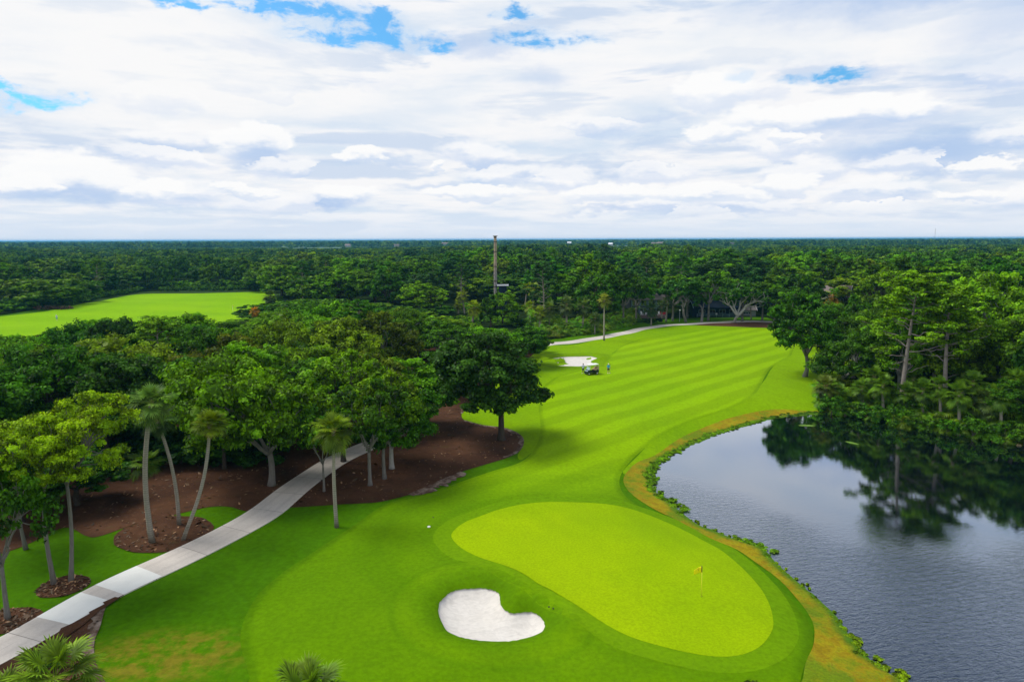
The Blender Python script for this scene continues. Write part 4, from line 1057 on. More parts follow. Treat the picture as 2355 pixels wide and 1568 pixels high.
# palms below the camera whose heads reach into the bottom of the frame
for x, y, zt, s_, lab in ((125, 1565, 4.2, .85, 'palm head with spiky light fronds in the lower left corner over the mulch'), (702, 1612, 4.4, .8, 'palm head poking up from the bottom edge left of the near bunker'),
                     (20, 1640, 3.6, .8, 'dark low palm cut by the lower left corner')):
    X, Y = ground_at(x, y, zt); z = hz(X, Y)
    o = thing('palm_tree', (X, Y, z), 0, lab, 'palm tree'); mb = MB(); mb.tube([(0, 0, -.2), (.05, 0, zt / 2), (0, 0, zt - z)], [.2, .17, .16], 9); mb.obj('trunk', M['palm_trunk'], o, True)
    for nm, me, c_ in zip(('crown', 'dead_fronds', 'leaf_boots'), PALMS[0], ((.12, .20, .01), (.24, .17, .10), (1, 1, 1))):
        q = link(nm, me, o, Vector((0, 0, zt - z))); q.scale = (s_,) * 3; q.rotation_euler = (0, 0, x * .01); q.color = (*c_, 1)
# pines over the pond
put_px('pine', 2073, 938, 618, 'tallest pine, with a spreading flat-layered crown, above the pond thicket', idx=0, rz=.9, W=12.8, col=(.115, .225, .002))
put_px('pine', 2176, 948, 648, 'second pine, leaning right with bare twisting boughs, right of the pale palm', idx=1, rz=2.2, W=13, col=(.115, .22, .002), lean=(0, .09))
RW = [
 ('oak', 2300, 895, 604, BRIGHT, 17, 'bright green broad tree rising highest at the right edge above the pond'),
 ('oak', 2390, 960, 700, MIDG, 14, 'green tree cut by the right edge above the pond'),
 ('oak', 1935, 905, 745, DARK, 11, 'dark low tree at the left end of the pond thicket'),
 ('oak', 1962, 870, 705, DARK, 12, 'dark round tree between the fairway oak and the tallest pine'),
 ('oak', 2010, 850, 668, MIDG, 12, 'mid green tree just left of the tallest pine'),
 ('oak', 2120, 840, 665, DARK, 13, 'green tree filling the gap behind the two pines'),
 ('oak', 2230, 850, 660, (.05, .125, .004), 13, 'yellowish green tree between the leaning pine and the bright right-hand tree'),
 ('oak', 2060, 800, 660, DARK, 12, 'dark tree low behind the trunk of the tallest pine'),
 ('mid', 1905, 790, 668, (.24, .15, .02), 6, 'small orange-brown treetop behind the fairway oak'),
 ('oak', 1930, 800, 690, MIDG, 11, 'green tree behind the right shoulder of the fairway oak'),
 ('oak', 2330, 985, 860, DARK, 9, 'dark leafy tree low on the bank at the right edge'),
 ('pine', 2372, 930, 690, (.05, .12, .006), 11, 'pine at the right edge half hidden by the bright broad tree'),
]
for k_, x, y, yt, c_, W_, lab in RW: put_px(k_, x, y, yt, lab, col=c_, W=W_)
put_px('mid', 1156, 754, 662, 'rounded tree hiding the flat white-roofed hut at the foot of the column', col=MIDG, W=11)
put_px('mid', 1128, 756, 672, 'rounded tree just left of the foot of the column', col=DARK, W=9)
# palmettos: thicket by the far path and thicket on the pond bank
def palmetto(X, Y, s, label, group, col):
    i = rT.randrange(2); o = thing('palmetto', (X, Y, hz(X, Y) - .05), rT.uniform(0, 6.28), label, 'palmetto', group); o.scale = (s * .72, s * .72, s * rT.uniform(.75, 1.1))
    a, b = PALMETTOS[i]; p_ = link('fronds', a, o); p_.color = (*[c * rT.uniform(.8, 1.25) for c in col], 1)
    q = link('dead_fronds', b, o); q.color = (.50, .38, .22, 1)
def lerp_line(pts, t):
    k = t * (len(pts) - 1); i = min(int(k), len(pts) - 2); f = k - i
    return tuple(a + (b - a) * f for a, b in zip(pts[i], pts[i + 1]))
line = [(1236, 776), (1290, 775), (1350, 768), (1405, 757), (1455, 741)]
for row, (dy, s0, n) in enumerate(((0, 1.1, 30), (-7, 1.5, 26), (-15, 1.9, 20))):
    for i in range(n):
        x, y = lerp_line(line, (i + .5) / n); X, Y = ground_at(x + rT.uniform(-4, 4), y + dy + rT.uniform(-2, 2))
        palmetto(X, Y, s0 * rT.uniform(.85, 1.2), ('low palmetto in the front row of the thicket along the far cart path', 'palmetto in the middle row of the thicket along the far cart path', 'tall palmetto at the back of the thicket along the far cart path')[row], ('front palmettos by the far path', 'middle palmettos by the far path', 'back palmettos by the far path')[row], (.095, .19, .008))
line = [(1893, 948), (1960, 952), (2050, 972), (2150, 986), (2250, 1004), (2345, 1016), (2460, 1030)]
for row, (dy, s0, n) in enumerate(((-15, .68, 44), (-26, 1.05, 34), (-42, 1.45, 24))):
    for i in range(n):
        x, y = lerp_line(line, (i + .5) / n); X, Y = ground_at(x + rT.uniform(-8, 8), y + dy + rT.uniform(-4, 4))
        palmetto(X, Y, s0 * rT.uniform(.85, 1.2), ('low palmetto leaning over the water on the right bank of the pond', 'palmetto behind the waterside row on the right bank of the pond', 'tall palmetto at the feet of the pines on the right bank of the pond')[row], ('waterside palmettos', 'second row palmettos by the pond', 'tall palmettos by the pond')[row], (.090, .18, .006))
SHORTP = [(1930, 940, 905), (1985, 945, 893), (2030, 955, 888), (2078, 962, 905), (2120, 972, 898), (2162, 978, 890), (2205, 990, 908), (2240, 975, 880), (2300, 1000, 912), (2335, 985, 880), (2010, 930, 868), (2100, 935, 872), (2215, 945, 862)]
for i, (x, y, yt) in enumerate(SHORTP):
    palm(x, y, x + rT.uniform(-5, 5), yt, 'short shaggy palm standing in the thicket on the right bank of the pond', rT.choice((0, 2, 2)), rT.uniform(.72, .9), (.085, .175, .008), 'short palms in the pond thicket', 0, .2, deadcol=(.36, .26, .15))
for i in range(10):
    x, y = lerp_line(line, (i + .5) / 10); X, Y = ground_at(x, y - 10)
    put_tree('bush', X, Y, rT.uniform(2.2, 3.6), 'dark leafy shrub mixed in with the palmettos on the right bank of the pond', 'shrubs among the pond palmettos', DARK, W=rT.uniform(10, 13))
for x, y, yt, lab in ((2095, 965, 905, 'round dark shrub below the tallest pine at the pond'), (2345, 1022, 960, 'leafy shrub over the water at the right edge')):
    put_px('bush', x, y, yt, lab, col=DARK, W=14)
for i, (x, y, w_) in enumerate(((1610, 1590, 1.0), (1735, 1592, .8))):
    X, Y = ground_at(x, y, 1.6); put_tree('bush', X, Y, 2.0 + .3 * i, ('leafy shrub tip at the bottom edge below the flag', 'smaller leafy shrub tip at the bottom edge near the pond bank')[i], None, (.05, .11, .005), W=8)
for i, (x, y) in enumerate(((95, 1478),)):
    X, Y = ground_at(x, y + 25, 1.0); put_tree('bush', X, Y, 1.6, 'small round shrub behind the palm head in the lower left corner', None, (.045, .12, .005), W=6)
for x, y, yt, lab in ((1480, 742, 733, 'small dark shrub left of the slim palm before the deck'), (1510, 744, 728, 'clipped dark shrub right of the slim palm before the deck')):
    put_px('bush', x, y, yt, lab, col=(.012, .035, .006), W=14)
# hedges beyond the left fairway
def hedge(pts, h, label, seed):
    rng = np.random.default_rng(seed); C = [ground_at(*p) for p in pts]; lobes = []; o0 = C[0]
    for i in range(len(C) - 1):
        a, b = np.array(C[i]), np.array(C[i + 1]); n = max(2, int(np.linalg.norm(b - a) / 1.1))
        for j in range(n):
            q = a + (b - a) * j / n + rng.normal(0, .5, 2); lobes.append(((q[0] - o0[0], q[1] - o0[1], hz(q[0], q[1]) + h * rng.uniform(.3, .55)), h * rng.uniform(.45, .62)))
    me = foliage(lobes, rng, 5, 22, .42, .85).mesh('hedge', (M['leaf'],)); o = link('hedge', me, None, (o0[0], o0[1], 0)); o.color = (.045, .120, .006, 1); tag(o, label, 'hedge')
hedge([(158, 707), (180, 700), (215, 688), (262, 680), (325, 671)], 2.6, 'long low green hedge curving up the left side of the far left fairway', 1)
hedge([(372, 671), (430, 670), (500, 669), (590, 667)], 2.8, 'straight green hedge along the far edge of the left fairway', 2)
rE = random.Random(21)
for i in range(20):  # shrubs added and coloured dark to deepen the shade under the oaks
    X, Y = ground_at(70 + 560 * (i + rE.random()) / 20, rE.uniform(1035, 1075)); put_tree('bush', X, Y, rE.uniform(2.2, 4.2), 'added dark shrub standing in for deep shade under oaks left of the cart path', 'added shrubs standing in for shade under the left oaks', (.022, .07, .004), W=rE.uniform(16, 24))
for i in range(52):
    px_ = -60 + 720 * (i + rE.random()) / 52; X, Y = ground_at(px_, pw([(-400, 742), (-300, 742), (0, 722), (98, 711), (157, 704), (197, 689), (262, 675), (328, 667), (590, 663), (680, 668)], px_) - rE.uniform(1, 5))
    c_ = rE.choice((DARK, MIDG, BLUE)); nm_ = {DARK: 'dark green', MIDG: 'mid green', BLUE: 'bluish green'}[c_]
    put_tree('bush', X, Y, rE.uniform(2.8, 5.2), nm_ + ' undergrowth shrub along the wood edge behind the left fairway', nm_ + ' shrubs along the wood edge behind the left fairway', c_, W=rE.uniform(22, 34))
for i in range(22):
    X, Y = ground_at(rE.uniform(985, 1240), rE.uniform(702, 768)); put_tree('bush', X, Y, rE.uniform(1.8, 3.4), 'leafy understorey shrub among the palms above the big oak', 'understorey shrubs among the palm cluster', rE.choice((DARK, MIDG)), W=rE.uniform(18, 26))
X, Y = ground_at(120, 714); me = foliage([((i * 1.4, rT.uniform(-.8, .8), .8), 1.1) for i in range(9)], np.random.default_rng(4), 5, 24, .4, .7, core=False).mesh('brush', (M['dead_frond'],))
o = link('brush_pile', me, None, (X - 5, Y, 0)); o.color = (.17, .10, .07, 1); tag(o, 'heap of dry brown brush at the low end of the curving hedge', 'brush pile')

# ================================================================= the woods
SKY_F = [(-300, 762), (0, 756), (100, 748), (200, 728), (240, 716), (330, 716), (440, 712), (540, 722), (590, 748), (625, 735), (660, 692), (760, 675), (900, 690), (1000, 722), (1050, 748), (1250, 750)]
SKY_B = [(-300, 566), (0, 565), (150, 562), (300, 568), (600, 567), (800, 570), (1000, 562), (1180, 556), (1380, 556), (1420, 566), (1500, 554), (1620, 562), (1750, 560), (1950, 562), (2354, 557), (2600, 556)]
EDGE_B = [(-400, 742), (-300, 742), (0, 722), (98, 711), (157, 705), (197, 690), (262, 676), (328, 668), (590, 664), (640, 690), (660, 700), (1100, 740), (1230, 760), (1260, 762), (1330, 757), (1400, 748), (1445, 735), (1470, 700), (1530, 722), (1560, 722), (1640, 722), (1760, 722), (1790, 735), (1850, 745), (1900, 755), (2000, 765), (2700, 765)]
CLEAR = gpoly([(650,1180),(690,1100),(840,1025),(950,985),(985,900),(1030,850),(1180,835),(1210,1000),(1200,1070),(900,1175)], smooth=False)
RWOOD = gpoly([(1905,890),(1960,838),(2080,800),(2250,785),(2600,790),(2900,830),(2900,1045),(2500,1020),(2354,1000),(2150,965),(1990,925)], smooth=False)
HOUSES = [(1488, 727, 9), (1660, 726, 9), (1640, 726, 8), (1715, 728, 6), (1915, 728, 8), (1155, 714, 5), (1140, 718, 3)]
HC = [(*ground_at(x, y), r) for x, y, r in HOUSES]
placed = [(o.location.x, o.location.y, 4.2) for o in COL.objects if o.type == 'EMPTY' and o.get('category') in ('tree', 'pine tree')]
cells = {}
def near_ok(X, Y, sp):
    cx, cy = int(X // 8), int(Y // 8)
    for i in (-1, 0, 1):
        for j in (-1, 0, 1):
            for a, b, s_ in cells.get((cx + i, cy + j), ()):
                if (a - X) ** 2 + (b - Y) ** 2 < ((s_ + sp) / 2) ** 2: return False
    return True
def add_cell(X, Y, sp): cells.setdefault((int(X // 8), int(Y // 8)), []).append((X, Y, sp))
for a, b, s_ in placed: add_cell(a, b, s_)
rS = random.Random(5); cand = []
def dpath(X, Y): return float(np.min(np.hypot(pc[:, 0] - X, pc[:, 1] - Y)))
floor_l = [tuple(p) for p in floor]
def scatter(n, x0, x1, y0, y1, sp, zone, test):
    pts = np.array([(rS.uniform(x0, x1), rS.uniform(y0, y1)) for _ in range(n)])
    ok = test(pts[:, 0], pts[:, 1])
    for (X, Y), k in zip(pts, ok):
        if not k: continue
        px_, py_ = proj(X, Y, 0)
        if not (-900 < px_ < 3300): continue
        if zone != 'back' and not (-260 < px_ < 2620): continue
        if zone == 'front' and ((985 < px_ < 1245 and py_ < 800) or (px_ < 640 and py_ > 1075) or dpath(X, Y) < 4.5): continue
        if zone == 'back':
            if py_ > pw(EDGE_B, px_): continue
            if 985 < px_ < 1250 and py_ > 700: continue
            if any((X - a) ** 2 + (Y - b) ** 2 < r * r for a, b, r in HC): continue
        s_ = sp(Y) if callable(sp) else sp
        if near_ok(X, Y, s_): add_cell(X, Y, s_); cand.append((X, Y, px_, py_, zone))
scatter(2600, floor[:, 0].min(), floor[:, 0].max(), 40, 230, 6.3, 'front', lambda a, b: inside(floor, a, b) & ~inside(CLEAR, a, b))
scatter(900, 20, 150, 60, 150, 6.2, 'right', lambda a, b: inside(RWOOD, a, b))
scatter(80000, -760, 760, 150, 640, lambda Y: 10.4 + Y * .008, 'back', lambda a, b: ~inside(floor, a, b) & ~inside(RWOOD, a, b) & ~inside(leftf, a, b) & (np.abs(a) < b * 1.2 + 20))
def hgt(X, Y, px_, zone):
    py_ = proj(X, Y, 0)[1]
    if 1878 < px_ < 1960 and py_ > 736: return max(5, min(13, top_height(X, Y, 690)))
    if zone == 'front':
        H = rS.uniform(10.5, 13.8)
        H = min(H, max(5, top_height(X, Y, pw(SKY_F, px_) + rS.uniform(0, 14))))
        return H
    if zone == 'right': return min(rS.uniform(15, 20), max(9, top_height(X, Y, 640 + rS.uniform(0, 60))))
    if Y < 236 and 1105 < px_ < 1175: return max(5, min(12, top_height(X, Y, 662)))
    lim = top_height(X, Y, pw(SKY_B, px_) + rS.expovariate(1 / 6.0))
    base = rS.uniform(10, 17.5) if px_ < 1000 else rS.uniform(11, 22.5)
    return min(base, max(9, lim))
def tone(px_, Y):
    r_ = rS.random()
    if px_ > 1880 and Y < 150: r_ *= .5
    if r_ < .30: c = DARK
    elif r_ < .64: c = MIDG
    elif r_ < .80: c = (.072, .185, .003)
    elif r_ < .90: c = (.12, .215, .003)
    else: c = BLUE if Y > 150 else OLIVE
    return c
cand = [(X, Y, px_, py_, z_, hgt(X, Y, px_, z_)) for X, Y, px_, py_, z_ in cand]
cand.sort(key=lambda q: -q[5] / math.hypot(q[0], q[1]))
n_hand = sum(1 for o in COL.objects if o.type == 'EMPTY' and o.get('category') == 'tree')
IND = max(0, 296 - n_hand)
ZONES = {  # zone phrase by where the tree stands
 'front': lambda px_, py_: ('the near wood above the feathery trees' if px_ < 300 else 'the near wood above the forked palms' if px_ < 640 else 'the wood left of the big oak' if py_ > 800 else 'the wood between the left fairway and the palm cluster'),
 'right': lambda px_, py_: 'the wood behind the two pines by the pond',
 'back': lambda px_, py_: ('the wood beyond the left fairway' if px_ < 620 else 'the wood left of the tall column' if px_ < 1130 else 'the wood right of the tall column' if px_ < 1440 else 'the wood over the two houses' if px_ < 1780 else 'the wood behind the fairway oak' if px_ < 2000 else 'the far wood behind the pines'),
}
def cname(c): 
    return {DARK: 'dark green', MIDG: 'mid green', (.072, .185, .003): 'fresh green', (.12, .215, .003): 'yellow-green', BLUE: 'bluish green', OLIVE: 'olive green'}[c]
far_pts = []; n_ind = 0
for k, (X, Y, px_, py_, z_, H) in enumerate(cand):
    if not (-60 < px_ < 2410): far_pts.append((X, Y, H)); continue
    n_ind += 1
    if n_ind <= IND:
        c = tone(px_, Y); dist = math.hypot(X, Y)
        kind = 'oak' if dist < 135 else ('tall' if H > 15.5 and rS.random() < .6 else 'mid')
        if z_ == 'back' and rS.random() < .10: kind = 'pine'
        if z_ == 'front' and rS.random() < .05: kind = 'pine'; H *= 1.05
        W_ = rS.uniform(9.5, 15) if z_ != 'back' else rS.uniform(14, 25)
        if kind == 'pine': W_ = rS.uniform(8, 11)
        shp = 'layered pine' if kind == 'pine' else ('tall ' if H > 15 else 'low ' if H < 10 else '') + 'rounded tree'
        where = ZONES[z_](px_, py_)
        lab = f'{cname(c)} {shp} in {where}'
        put_tree(kind, X, Y, H, lab, f'{cname(c)} {shp}s in {where}', c, W=W_, jit=.15)
    else: far_pts.append((X, Y, H))
# ---- the wood that reads as one mass: points with instanced crowns
def lod(seed, H, W, n, per, size):
    rng = np.random.default_rng(seed); lb = crown_lobes(rng, H, W, n, .12)
    return bpy.data.objects.new('distant_crown', foliage(lb, rng, 4, per, size, .75).mesh('distant_crown', (M['leaf_far'],)))
LODN = [lod(201 + i, 13, 14, 26, 34, .62) for i in range(4)]
LODF = [lod(211 + i, 13, 14, 9, 7, 1.9) for i in range(3)]
def instanced(name, pts, protos, seed, label):
    rng = np.random.default_rng(seed); P_ = np.array(pts)
    me = bpy.data.meshes.new(name); me.vertices.add(len(P_)); co = np.column_stack([P_[:, 0], P_[:, 1], height(P_[:, 0], P_[:, 1]) if len(P_) < 4000 else np.zeros(len(P_))])
    me.vertices.foreach_set('co', co.astype(np.float32).ravel())
    w_ = rng.uniform(.8, 1.3, len(P_)) * np.where(rng.random(len(P_)) < .3, 1.5, 1); s_ = np.column_stack([w_, w_ * rng.uniform(.9, 1.1, len(P_)), P_[:, 2] / 13 * rng.uniform(.8, 1.0, len(P_))])
    a = me.attributes.new('sc', 'FLOAT_VECTOR', 'POINT'); a.data.foreach_set('vector', s_.astype(np.float32).ravel())
    a = me.attributes.new('rz', 'FLOAT_VECTOR', 'POINT'); a.data.foreach_set('vector', np.column_stack([np.zeros((len(P_), 2)), rng.uniform(0, 6.28, len(P_))]).astype(np.float32).ravel())
    o = link(name, me); o['kind'] = 'stuff'; o['label'] = label
    nt = bpy.data.node_groups.new(name, 'GeometryNodeTree'); nt.interface.new_socket('Geometry', in_out='INPUT', socket_type='NodeSocketGeometry'); nt.interface.new_socket('Geometry', in_out='OUTPUT', socket_type='NodeSocketGeometry')
    gi = nt.nodes.new('NodeGroupInput'); go = nt.nodes.new('NodeGroupOutput'); iop = nt.nodes.new('GeometryNodeInstanceOnPoints')
    jn = nt.nodes.new('GeometryNodeJoinGeometry')
    for p in protos:
        oi = nt.nodes.new('GeometryNodeObjectInfo'); oi.inputs['Object'].default_value = p; oi.inputs['As Instance'].default_value = True; nt.links.new(oi.outputs['Geometry'], jn.inputs[0])
    iop.inputs['Pick Instance'].default_value = True
    ri = nt.nodes.new('FunctionNodeRandomValue'); ri.data_type = 'INT'; ri.inputs[4].default_value = 0; ri.inputs[5].default_value = len(protos) - 1
    nt.links.new(gi.outputs[0], iop.inputs['Points']); nt.links.new(jn.outputs[0], iop.inputs['Instance']); nt.links.new(ri.outputs[2], iop.inputs['Instance Index'])
    for an, sk in (('sc', 'Scale'), ('rz', 'Rotation')):
        na = nt.nodes.new('GeometryNodeInputNamedAttribute'); na.data_type = 'FLOAT_VECTOR'; na.inputs['Name'].default_value = an; nt.links.new(na.outputs[0], iop.inputs[sk])
    nt.links.new(iop.outputs[0], go.inputs[0])
    md = o.modifiers.new('instances', 'NODES'); md.node_group = nt
    return o
rF = random.Random(9)
while len(far_pts) < 10500:
    Y = 640 * (1500 / 640) ** rF.random(); X = rF.uniform(-1, 1) * (Y * 1.15 + 30)
    if Y < 640: continue
    px_, _ = proj(X, Y, 0); lim = top_height(X, Y, pw(SKY_B, px_) + rF.expovariate(1 / 3.0)); base = rF.uniform(9, 18.5) if px_ < 1000 else rF.uniform(10, 22.5)
    if mnoise.noise(Vector((X * .006, Y * .004, 0))) < -.32: continue
    far_pts.append((X, Y, min(base, max(10, lim))))
instanced('distant_wood', far_pts, LODN, 3, 'dense wood running back from the course')
pts2 = []
while len(pts2) < 21000:
    Y = 1400 * (12000 / 1400) ** rF.random(); X = rF.uniform(-1, 1) * (Y * 1.1)
    if mnoise.noise(Vector((X * .0016, Y * .0011, 4))) < -.12 and Y < 6000: continue
    pts2.append((X, Y, rF.uniform(12, 20)))
instanced('horizon_wood', [(a, b, c * 1.1) for a, b, c in pts2], LODF, 4, 'far flat woods fading to blue at the horizon')
# pale marsh and clearings far out
rm = random.Random(3)
def marsh(cx, cy, rx, ry, seed):
    rr = random.Random(seed); me = bpy.data.meshes.new('marsh'); V = [(cx + math.cos(t) * rx * rr.uniform(.7, 1.1), cy + math.sin(t) * ry * rr.uniform(.7, 1.1), .6) for t in np.linspace(0, 2 * math.pi, 26, endpoint=False)]
    me.from_pydata(V, [], [list(range(26))]); me.materials.append(M['marsh']); o = link('marsh', me); o['kind'] = 'structure'
for i, (x, d, rx, ry) in enumerate(((560, 2300, 260, 420), (760, 1900, 200, 260), (1000, 1700, 260, 250), (1130, 2400, 250, 300), (1330, 2100, 260, 330), (1600, 1900, 300, 300), (1700, 2600, 420, 300), (1480, 3200, 600, 400), (900, 3300, 600, 400), (2000, 2900, 500, 300))):
    X = (x - 1177) / 1570 * d; marsh(X, d, rx, ry, i)

# ================================================================= objects
M['white'] = simple('white_paint', (.80, .80, .80), .45, .4, .04, 8)
M['yellow'] = simple('yellow_paint', (.95, .82, .005), .5, .3, .05, 8)
M['pole_yellow'] = simple('flag_pole_paint', (.70, .75, .05), .4, .4, .04, 8)
M['black'] = simple('black_plastic', (.012, .012, .014), .45, .4, .2, 8)
M['brown_mark'] = simple('brown_ink', (.25, .10, .02), .7, .2, .05, 8)
M['cart_body'] = simple('cart_body_paint', (.010, .020, .028), .25, .6, .1, 6)
M['seat'] = simple('tan_vinyl', (.52, .36, .22), .55, .3, .1, 6)
M['rubber'] = simple('tyre_rubber', (.02, .02, .02), .85, .2, .2, 10)
M['glass'] = simple('windscreen_painted_reflection', (.45, .58, .66), .08, .9, .05, 3)  # reflected sky is painted into the opaque glass colour
M['skin'] = simple('skin', (.42, .25, .17), .6, .3, .08, 8)
M['skin_dark'] = simple('deep_skin', (.15, .08, .05), .6, .3, .08, 8)
M['shirt_pale'] = simple('pale_lilac_shirt', (.55, .58, .76), .85, .1, .08, 8)
M['shirt_blue'] = simple('blue_shirt', (.06, .38, .66), .85, .1, .08, 8)
M['short_dark'] = simple('dark_shorts', (.015, .018, .025), .9, .1, .2, 8)
M['short_slate'] = simple('slate_shorts', (.05, .09, .10), .9, .1, .2, 8)
M['hair'] = simple('dark_hair', (.015, .01, .008), .8, .2, .2, 12)
M['metal'] = simple('steel', (.45, .45, .45), .3, .5, .05, 8, metal=.9)
M['siding'] = simple('grey_siding', (.085, .105, .115), .85, .2, .2, 2)
M['siding_pale'] = simple('pale_siding', (.33, .35, .36), .85, .2, .15, 2)
M['navy'] = simple('navy_siding', (.012, .022, .045), .85, .2, .2, 2)
M['roof'] = simple('grey_shingle', (.20, .175, .165), .95, .1, .25, 2.5)
M['roof_tan'] = simple('mauve_shingle', (.22, .175, .165), .95, .1, .2, 2.5)
M['pane'] = simple('dark_window_glass', (.010, .018, .028), .06, .9, .1, 2)
M['trim'] = simple('white_trim', (.70, .72, .74), .6, .3, .05, 4)
M['trim_blue'] = simple('blue_grey_trim', (.22, .33, .38), .6, .3, .08, 4)
M['deck'] = simple('mauve_deck_boards', (.23, .15, .16), .85, .2, .15, 4)
M['red'] = simple('red_cushion', (.42, .02, .035), .8, .2, .15, 4)
M['wood_red'] = simple('stained_post', (.16, .05, .035), .8, .2, .2, 4)
def _stone(gg):
    p = gg.objc(); x, y, z = gg.xyz(p); a = gg.noise(gg.vec(x * 2, y * 2, z * .5), 1.6, 5, .65); b_ = gg.noise(p, 1.3, 5, .7)
    c_ = gg.mix(z.ss(11, 17), (.34, .31, .29), (.52, .40, .28)); c_ = gg.mix(a.ss(.35, .65), gg.mulc(c_, (.6, .6, .6)), c_)
    c_ = gg.mix(b_.ss(.60, .66) * .9, c_, (.09, .035, .02)); c_ = gg.mix((z * 1.3 + a * 2).sin().ss(.93, .98) * .6, c_, (.03, .02, .02))
    return princ(gg, c_, .9, .1, gg.bump(a + b_, .9, .12))
M['column'] = material('mottled_column', _stone)

def skin_body(name, V, Ed, rad, mat, parent, sub=1, root=0):
    me = bpy.data.meshes.new(name); me.from_pydata(V, Ed, []); me.materials.append(mat)
    o = link(name, me, parent); sk = o.modifiers.new('skin', 'SKIN'); sk.use_smooth_shade = True
    if not me.skin_vertices: pass
    lay = me.skin_vertices[0].data
    for i, r_ in enumerate(rad): lay[i].radius = (r_, r_) if not isinstance(r_, tuple) else r_
    lay[root].use_root = True
    sb = o.modifiers.new('sub', 'SUBSURF'); sb.levels = sub; sb.render_levels = sub
    return o
def person(x, y, rz, label, cloth, shorts, skin, pose, cap=None, long_socks=False):
    X, Y, z = at(x, y); o = thing('person', (X, Y, z), rz, label, 'person')
    lf, rf, lk, rk = pose['lf'], pose['rf'], pose['lk'], pose['rk']
    V = [(0, 0, .95), (0, 0, 1.12), (0, 0, 1.32), (0, .0, 1.46), (0, .01, 1.54), (0, .02, 1.62), (0, .01, 1.74)]
    Ed = [(0, 1), (1, 2), (2, 3), (3, 4), (4, 5), (5, 6)]; rad = [.135, .125, .15, .075, .052, .085, .07]
    def chain(a, pts, rr_):
        k = a
        for p, r_ in zip(pts, rr_): V.append(p); rad.append(r_); Ed.append((k, len(V) - 1)); k = len(V) - 1
        return k
    for s, knee, foot in ((-1, lk, lf), (1, rk, rf)):
        k = chain(0, [(s * .09, 0, .88), knee, foot, (foot[0], foot[1] + .16, foot[2] - .045)], [.095, .06, .042, .035])
    for s, el_, ha in ((-1, pose['le'], pose['lh']), (1, pose['re'], pose['rh'])):
        k = chain(2, [(s * .19, 0, 1.40), el_, ha], [.06, .042, .028])
        d = Vector(ha) - Vector(el_); d.normalize(); side = Vector((0, 1, 0)).cross(d) if abs(d.y) < .9 else Vector((1, 0, 0)); side.normalize(); fw = d.cross(side)
        palm_ = Vector(ha) + d * .06; kp = chain(k, [tuple(palm_)], [.026])
        for j, (off, L) in enumerate(((-.03, .07), (-.01, .08), (.012, .075), (.032, .06))):
            a = palm_ + fw * off + d * .03; b = a + d * L * .5 + side * .008; c_ = b + d * L * .45 + side * .02
            chain(kp, [tuple(a), tuple(b), tuple(c_)], [.009, .008, .007])
        a = palm_ - fw * .035; chain(kp, [tuple(a), tuple(a - fw * .015 + d * .035)], [.010, .008])
    body = skin_body('body', V, Ed, rad, skin, o, 2)
    # clothing: own surfaces just outside the body
    def sl(a, b, f): return tuple(a[i] + (b[i] - a[i]) * f for i in range(3))
    CV = [(0, 0, .93), (0, 0, 1.12), (0, 0, 1.32), (0, 0, 1.45), (-.2, 0, 1.40), sl((-.2, 0, 1.4), pose['le'], .75), (.2, 0, 1.40), sl((.2, 0, 1.4), pose['re'], .75)]
    skin_body('shirt', CV, [(0, 1), (1, 2), (2, 3), (2, 4), (4, 5), (2, 6), (6, 7)], [.16, .155, .175, .09, .085, .07, .085, .07], cloth, o, 2, 1)
    SV = [(0, 0, 1.0), (0, 0, .90), (-.095, 0, .84), sl((-.095, 0, .84), lk, .9), (.095, 0, .84), sl((.095, 0, .84), rk, .9)]
    skin_body('shorts', SV, [(0, 1), (1, 2), (2, 3), (1, 4), (4, 5)], [.145, .15, .115, .092, .115, .092], shorts, o, 2, 1)
    sh = MB()
    for f in (lf, rf): sh.lathe([(.0, -.06), (.06, -.06), (.065, -.02), (.05, .03), (0, .05)], 10, f); sh.box((f[0], f[1] + .10, f[2] - .035), (.10, .20, .07))
    sh.obj('shoes', M['white'], o, True)
    hd = MB(); hd.lathe([(.0, .135), (.06, .12), (.098, .06), (.104, .0), (.1, -.03)], 14, (0, -.005, 1.70)); hd.obj('cap' if cap else 'hair', cap or M['hair'], o, True)
    if cap: b = MB(); b.box((0, .13, 1.70), (.14, .12, .015)); b.obj('cap_peak', cap, o)
    fc = MB()
    for s in (-1, 1): fc.box((s * .032, .098, 1.675), (.02, .012, .012)); fc.lathe([(0, -.03), (.012, -.02), (.014, .02), (0, .03)], 6, (s * .092, 0, 1.665))
    fc.box((0, .108, 1.65), (.018, .022, .035)); fc.box((0, .096, 1.612), (.04, .01, .01)); fc.obj('face', skin, o)
    return o
pa = person(1340.5, 858.3, R(160), 'golfer in a pale lilac top walking at the near edge of the far bunker', M['shirt_pale'], M['short_slate'], M['skin_dark'],
  dict(lf=(-.20, -.12, .08), rf=(.13, .14, .08), lk=(-.11, .07, .50), rk=(.12, .10, .50), le=(-.36, -.05, 1.15), lh=(-.30, .16, 1.0), re=(.38, .0, 1.16), rh=(.24, .18, 1.08)))
pb = person(1398.5, 858.3, R(200), 'golfer in a bright blue top and white cap right of the golf cart', M['shirt_blue'], M['short_dark'], M['skin'],
  dict(lf=(-.16, .02, .08), rf=(.16, .0, .08), lk=(-.14, .04, .50), rk=(.14, .03, .50), le=(-.34, .0, 1.14), lh=(-.36, .10, .90), re=(.34, .02, 1.14), rh=(.36, .14, .92)), cap=M['white'])
